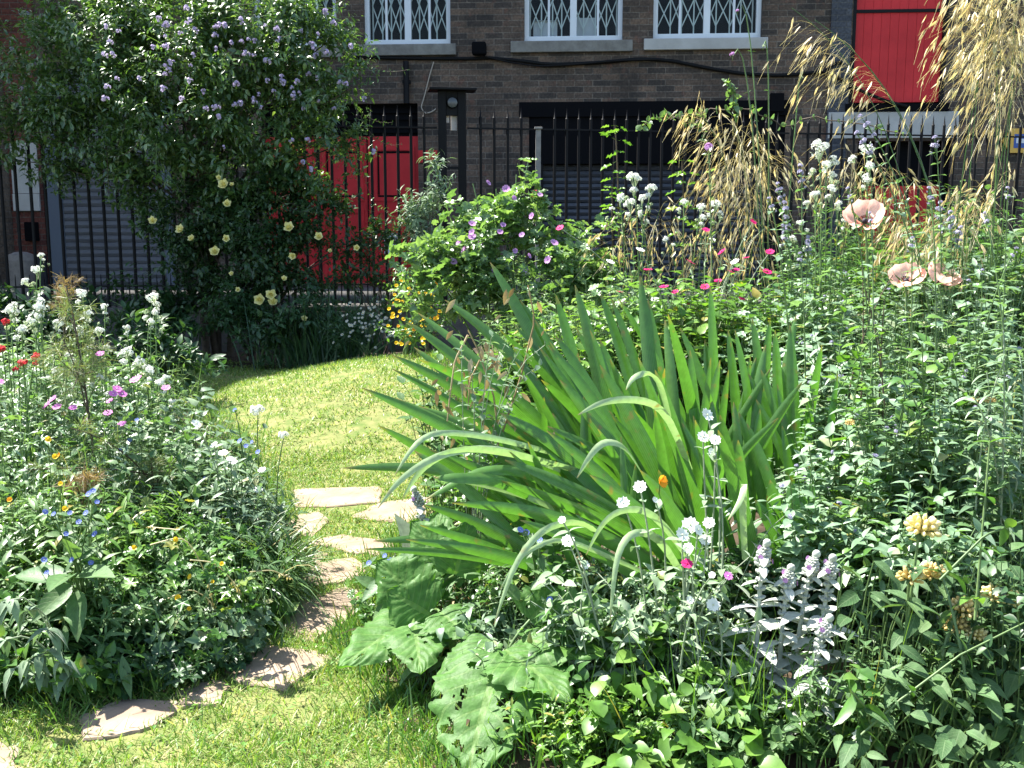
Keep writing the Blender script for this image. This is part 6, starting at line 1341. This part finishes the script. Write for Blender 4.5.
phlomis('faded yellow phlomis low between the other two', 960, 2.15, [(962, 612, 34, 1), (955, 628, 32, 1), (975, 636, 26, 0)], 223)
phlomis('half hidden yellow phlomis up among the catmint stems', 985, 2.7, [(975, 403, 14, 1), (990, 402, 13, 1), (985, 452, 12, 1), (850, 424, 11, 1), (1000, 505, 14, 1)], 224)
# tall arching green stems and coarse leaves at lower right
nt_ = thing('arching_weed', 'long arching green stems crossing the lower right corner', 'stems', on_ground(900, 2.1)); a = Acc(); b = Acc(); r = rng(230)
for pts in ([(850, 745), (900, 700), (960, 655), (1030, 620)], [(940, 580), (985, 535), (1040, 515)], [(975, 620), (980, 560), (985, 500), (990, 440)], [(850, 690), (868, 710), (872, 740)]):
    Pp = A([at(x, y, 2.02 + .02 * k) for k, (x, y) in enumerate(pts)]); t = np.linspace(0, len(pts) - 1, 16); Q = np.stack([np.interp(t, np.arange(len(pts)), Pp[:, i]) for i in range(3)], -1); b.tube(Q, .003, .002, 5); leaves_on(a, Q, leaf(.4, 6, 'ovate', .3, .15), 8, .045, .08, r, 0, .1, 1, .3)
b.build('stem', M['stem'], nt_); a.build('foliage', [M['mid']], nt_)
cl = thing('coarse_leaf_plant', 'dark coarse-leaved plant filling the shaded lower right corner', 'leafy plant', on_ground(950, 2.2)); a = Acc(); b = Acc()
CLT = [leaf(.58, 7, 'heart', .3, .14, .01), leaf(.42, 6, 'ovate', .35, .15), leaf(.34, 6, 'lance', .4, .15), leaf(.5, 6, 'ovate', .2, .2, .015)]
for i in range(150):
    x, y = r.uniform(840, 1040), r.uniform(560, 770); Y = 2.32 - (y - 560) / 210 * .35 + r.uniform(-.05, .05); p = at(x, y, Y); 
    if p[2] < ground(p[0], p[1]) + .015: continue
    q = on_ground(x + r.uniform(-15, 15), Y + .05); b.tube(bez(q, p, .5, .2, 5), .0025, .0018, 4); a.inst(CLT[i % 4], [p], A([r.normal(0, .6), -.8, r.normal(-.15, .35)]), A([r.normal(0, .6), -.3, 1]), r.uniform(.04, .08), 0)
b.build('stem', M['stem'], cl); a.build('foliage', [M['phlomleaf']], cl)
bw = flower_plant('bindweed', 'low plant with one white flower near the bottom right of the bed', 'bindweed', on_ground(858, 2.15), [(FL_WHITE, 'flower', at(862, 737, 2.06), nrm(A([-.2, -.7, .7])), .04)], (T_HT,), 'mid', (.04, .07), 8, seed=232, clump=6)
# low round leaves along the bottom edge
lp = thing('round_leaved_plant', 'low bright round-leaved plant at the bottom edge in front of the campion', 'leafy plant', on_ground(660, 2.25)); a = Acc(); b = Acc(); r = rng(240)
for i in range(200):
    x, y = r.uniform(590, 760), r.uniform(620, 775); Y = 2.42 - (y - 610) / 170 * .42 + r.uniform(-.05, .05); p = at(x, y, Y)
    if p[2] < ground(p[0], p[1]) + .012: continue
    b.tube(bez(on_ground(x + r.uniform(-8, 8), Y + .03), p, .5, .2, 5), .0016, .0012, 3); a.inst((T_RD, T_OV2, T_HT)[i % 3], [p], A([r.normal(0, .6), -.8, r.normal(0, .35)]), A([r.normal(0, .3), -.3, 1]), r.uniform(.035, .06), 0)
b.build('stem', M['stem'], lp); a.build('foliage', [M['lime']], lp)
fg = thing('wild_grass_tuft', 'thin wild grass blades in front of the woolly spikes', 'grass tuft', on_ground(755, 2.2)); a = Acc(); n = 150
P = A(fg.location) + np.stack([r.normal(0, .14, n), r.normal(0, .06, n), 0 * np.ones(n)], -1); D = np.stack([r.normal(0, .25, n), r.normal(0, .2, n), np.ones(n)], -1); a.blades(P, D, r.uniform(.12, .42, n), .0034, r.uniform(.05, .5, n), nrm(np.stack([np.ones(n), r.normal(0, .4, n), 0 * D[:, 0]], -1)), 5, 0); a.build('blades', [M['lime']], fg)

# bulk leaves of the right bed
a = Acc()
for (px, Y, pt, rx, ry, n, lm) in [(600, 4.2, 275, .4, .3, 120, 2), (680, 4.2, 265, .4, .3, 120, 2), (750, 4.3, 265, .4, .3, 120, 2), (560, 4.0, 300, .3, .3, 80, 2), (640, 4.6, 262, .4, .3, 90, 2), (720, 4.7, 258, .4, .3, 90, 0), (540, 4.4, 285, .3, .3, 80, 2), (820, 4.6, 235, .4, .3, 70, 1), (900, 4.7, 220, .4, .3, 70, 1), (980, 4.6, 210, .4, .3, 70, 1), (1060, 4.2, 220, .4, .4, 70, 0),
        (800, 4.0, 260, .35, .3, 70, 0), (860, 4.0, 240, .35, .3, 80, 0), (930, 4.1, 215, .35, .3, 80, 0), (1000, 4.2, 180, .35, .3, 80, 1), (960, 4.5, 165, .3, .25, 70, 1), (900, 4.8, 160, .35, .25, 70, 1), (830, 4.9, 175, .3, .25, 60, 1), (850, 3.5, 300, .3, .25, 80, 0), (920, 3.5, 280, .3, .25, 80, 0), (990, 3.6, 250, .3, .25, 80, 0), (1040, 3.4, 260, .3, .25, 70, 0), (470, 4.2, 330, .25, .3, 50, 1), (510, 3.7, 380, .3, .25, 50, 1), (480, 3.3, 430, .2, .2, 36, 1), (600, 5.3, 255, .4, .3, 60, 1), (540, 5.6, 240, .4, .3, 60, 1), (850, 5.4, 180, .4, .3, 60, 1), (930, 5.4, 175, .4, .3, 60, 1), (1010, 5.5, 190, .4, .3, 60, 1),
        (870, 2.6, 470, .25, .2, 60, 4), (960, 2.5, 500, .25, .2, 60, 4), (1040, 2.6, 420, .25, .3, 60, 4), (820, 2.6, 540, .2, .2, 40, 4), (1060, 3.2, 300, .3, .4, 60, 0), (1050, 2.2, 540, .2, .2, 50, 4), (880, 2.2, 620, .2, .15, 40, 4), (980, 2.15, 640, .2, .12, 40, 4),
        (420, 2.75, 620, .16, .15, 36, 1), (470, 2.6, 600, .2, .2, 44, 1), (540, 2.5, 590, .22, .2, 50, 1), (600, 2.4, 600, .2, .15, 44, 1), (660, 2.4, 590, .2, .15, 40, 1), (720, 2.4, 600, .2, .15, 36, 4), (450, 3.1, 530, .18, .2, 36, 1), (500, 2.72, 545, .18, .12, 60, 1), (560, 2.66, 552, .2, .12, 60, 1), (620, 2.6, 560, .2, .12, 60, 0), (690, 2.55, 560, .2, .12, 50, 1), (745, 2.6, 545, .16, .12, 50, 4), (520, 2.9, 520, .2, .15, 40, 1), (600, 2.8, 530, .2, .12, 40, 4), (390, 3.0, 560, .12, .15, 26, 1), (560, 2.2, 680, .16, .08, 34, 2), (620, 2.15, 700, .16, .08, 34, 2), (700, 2.15, 700, .18, .08, 30, 1), (780, 2.15, 690, .2, .1, 36, 4)]:
    lmass(px, Y, pt, rx, ry, int(n * (1.9 if Y > 3.6 else 1.15)), .025 * (1.7 if Y > 3.6 else 1), .055 * (1.5 if Y > 3.6 else 1), 900 + int(px * 7 + Y * 100), lm, dome=.35)
tag(a.build('bed_foliage', MIX), 'mixed green leaves filling the right flower bed', 'foliage', kind='stuff')
a = Acc()
for i, (x, y) in enumerate([(455, 438), (480, 470), (520, 500), (610, 440), (640, 430), (465, 520), (500, 540), (560, 440)]):
    rr = rng(950 + i); n = 12; P = np.repeat([on_ground(x, 2.9 + .1 * rr.normal())], n, 0) + rr.normal(0, .08, (n, 3)) * A([1, 1, 0]); D = np.stack([rr.normal(0, .8, n), rr.normal(-.3, .4, n), np.ones(n) * .6], -1); a.blades(P, D, rr.uniform(.2, .4, n), .02, rr.uniform(.4, 1.1, n), nrm(np.cross(D, rr.normal(0, 1, (n, 3)))), 6, 0)
tag(a.build('dead_leaf_litter', [M['dead']]), 'brown dead leaf blades lying around the foot of the irises', 'dead leaves', kind='stuff')

# ================================================================== LIGHT, SKY, CAMERA
SUN_EL, SUN_AZ = 57.0, -60.0      # azimuth measured from straight ahead (+Y), negative = left
def sunvec(): e, z = R(SUN_EL), R(SUN_AZ); return A([math.cos(e) * math.sin(z), math.cos(e) * math.cos(z), math.sin(e)])
from mathutils import Vector
sl = bpy.data.lights.new('sun', 'SUN'); sl.energy = 5.0; sl.angle = R(.53); sl.color = (1, .96, .89)
so = bpy.data.objects.new('sun', sl); COL.objects.link(so); so.rotation_euler = Vector(-sunvec()).to_track_quat('-Z', 'Y').to_euler(); so.location = (-6, 12, 20)
w = bpy.data.worlds.new('World'); sc.world = w; w.use_nodes = True; nt = w.node_tree; bg = nt.nodes['Background']; sk = nt.nodes.new('ShaderNodeTexSky'); sk.sky_type = 'NISHITA'; sk.sun_disc = False; sk.sun_elevation = R(SUN_EL); sk.sun_rotation = R(SUN_AZ); sk.altitude = 50; sk.dust_density = 1.2
nt.links.new(sk.outputs[0], bg.inputs[0]); bg.inputs[1].default_value = .092
cd = bpy.data.cameras.new('camera'); cd.sensor_width = 36; cd.lens = 36 * F / 1024; cd.clip_end = 2000; cd.clip_start = .05
co = bpy.data.objects.new('camera', cd); COL.objects.link(co); co.location = (0, 0, EYE); co.rotation_euler = (math.pi / 2 - PITCH, 0, 0); sc.camera = co
sc.view_settings.view_transform = 'Standard'; sc.view_settings.look = 'None'; sc.view_settings.gamma = 1; sc.view_settings.exposure = 2.08
sc.cycles.max_bounces = 8; sc.cycles.transparent_max_bounces = 12; sc.cycles.use_denoising = True
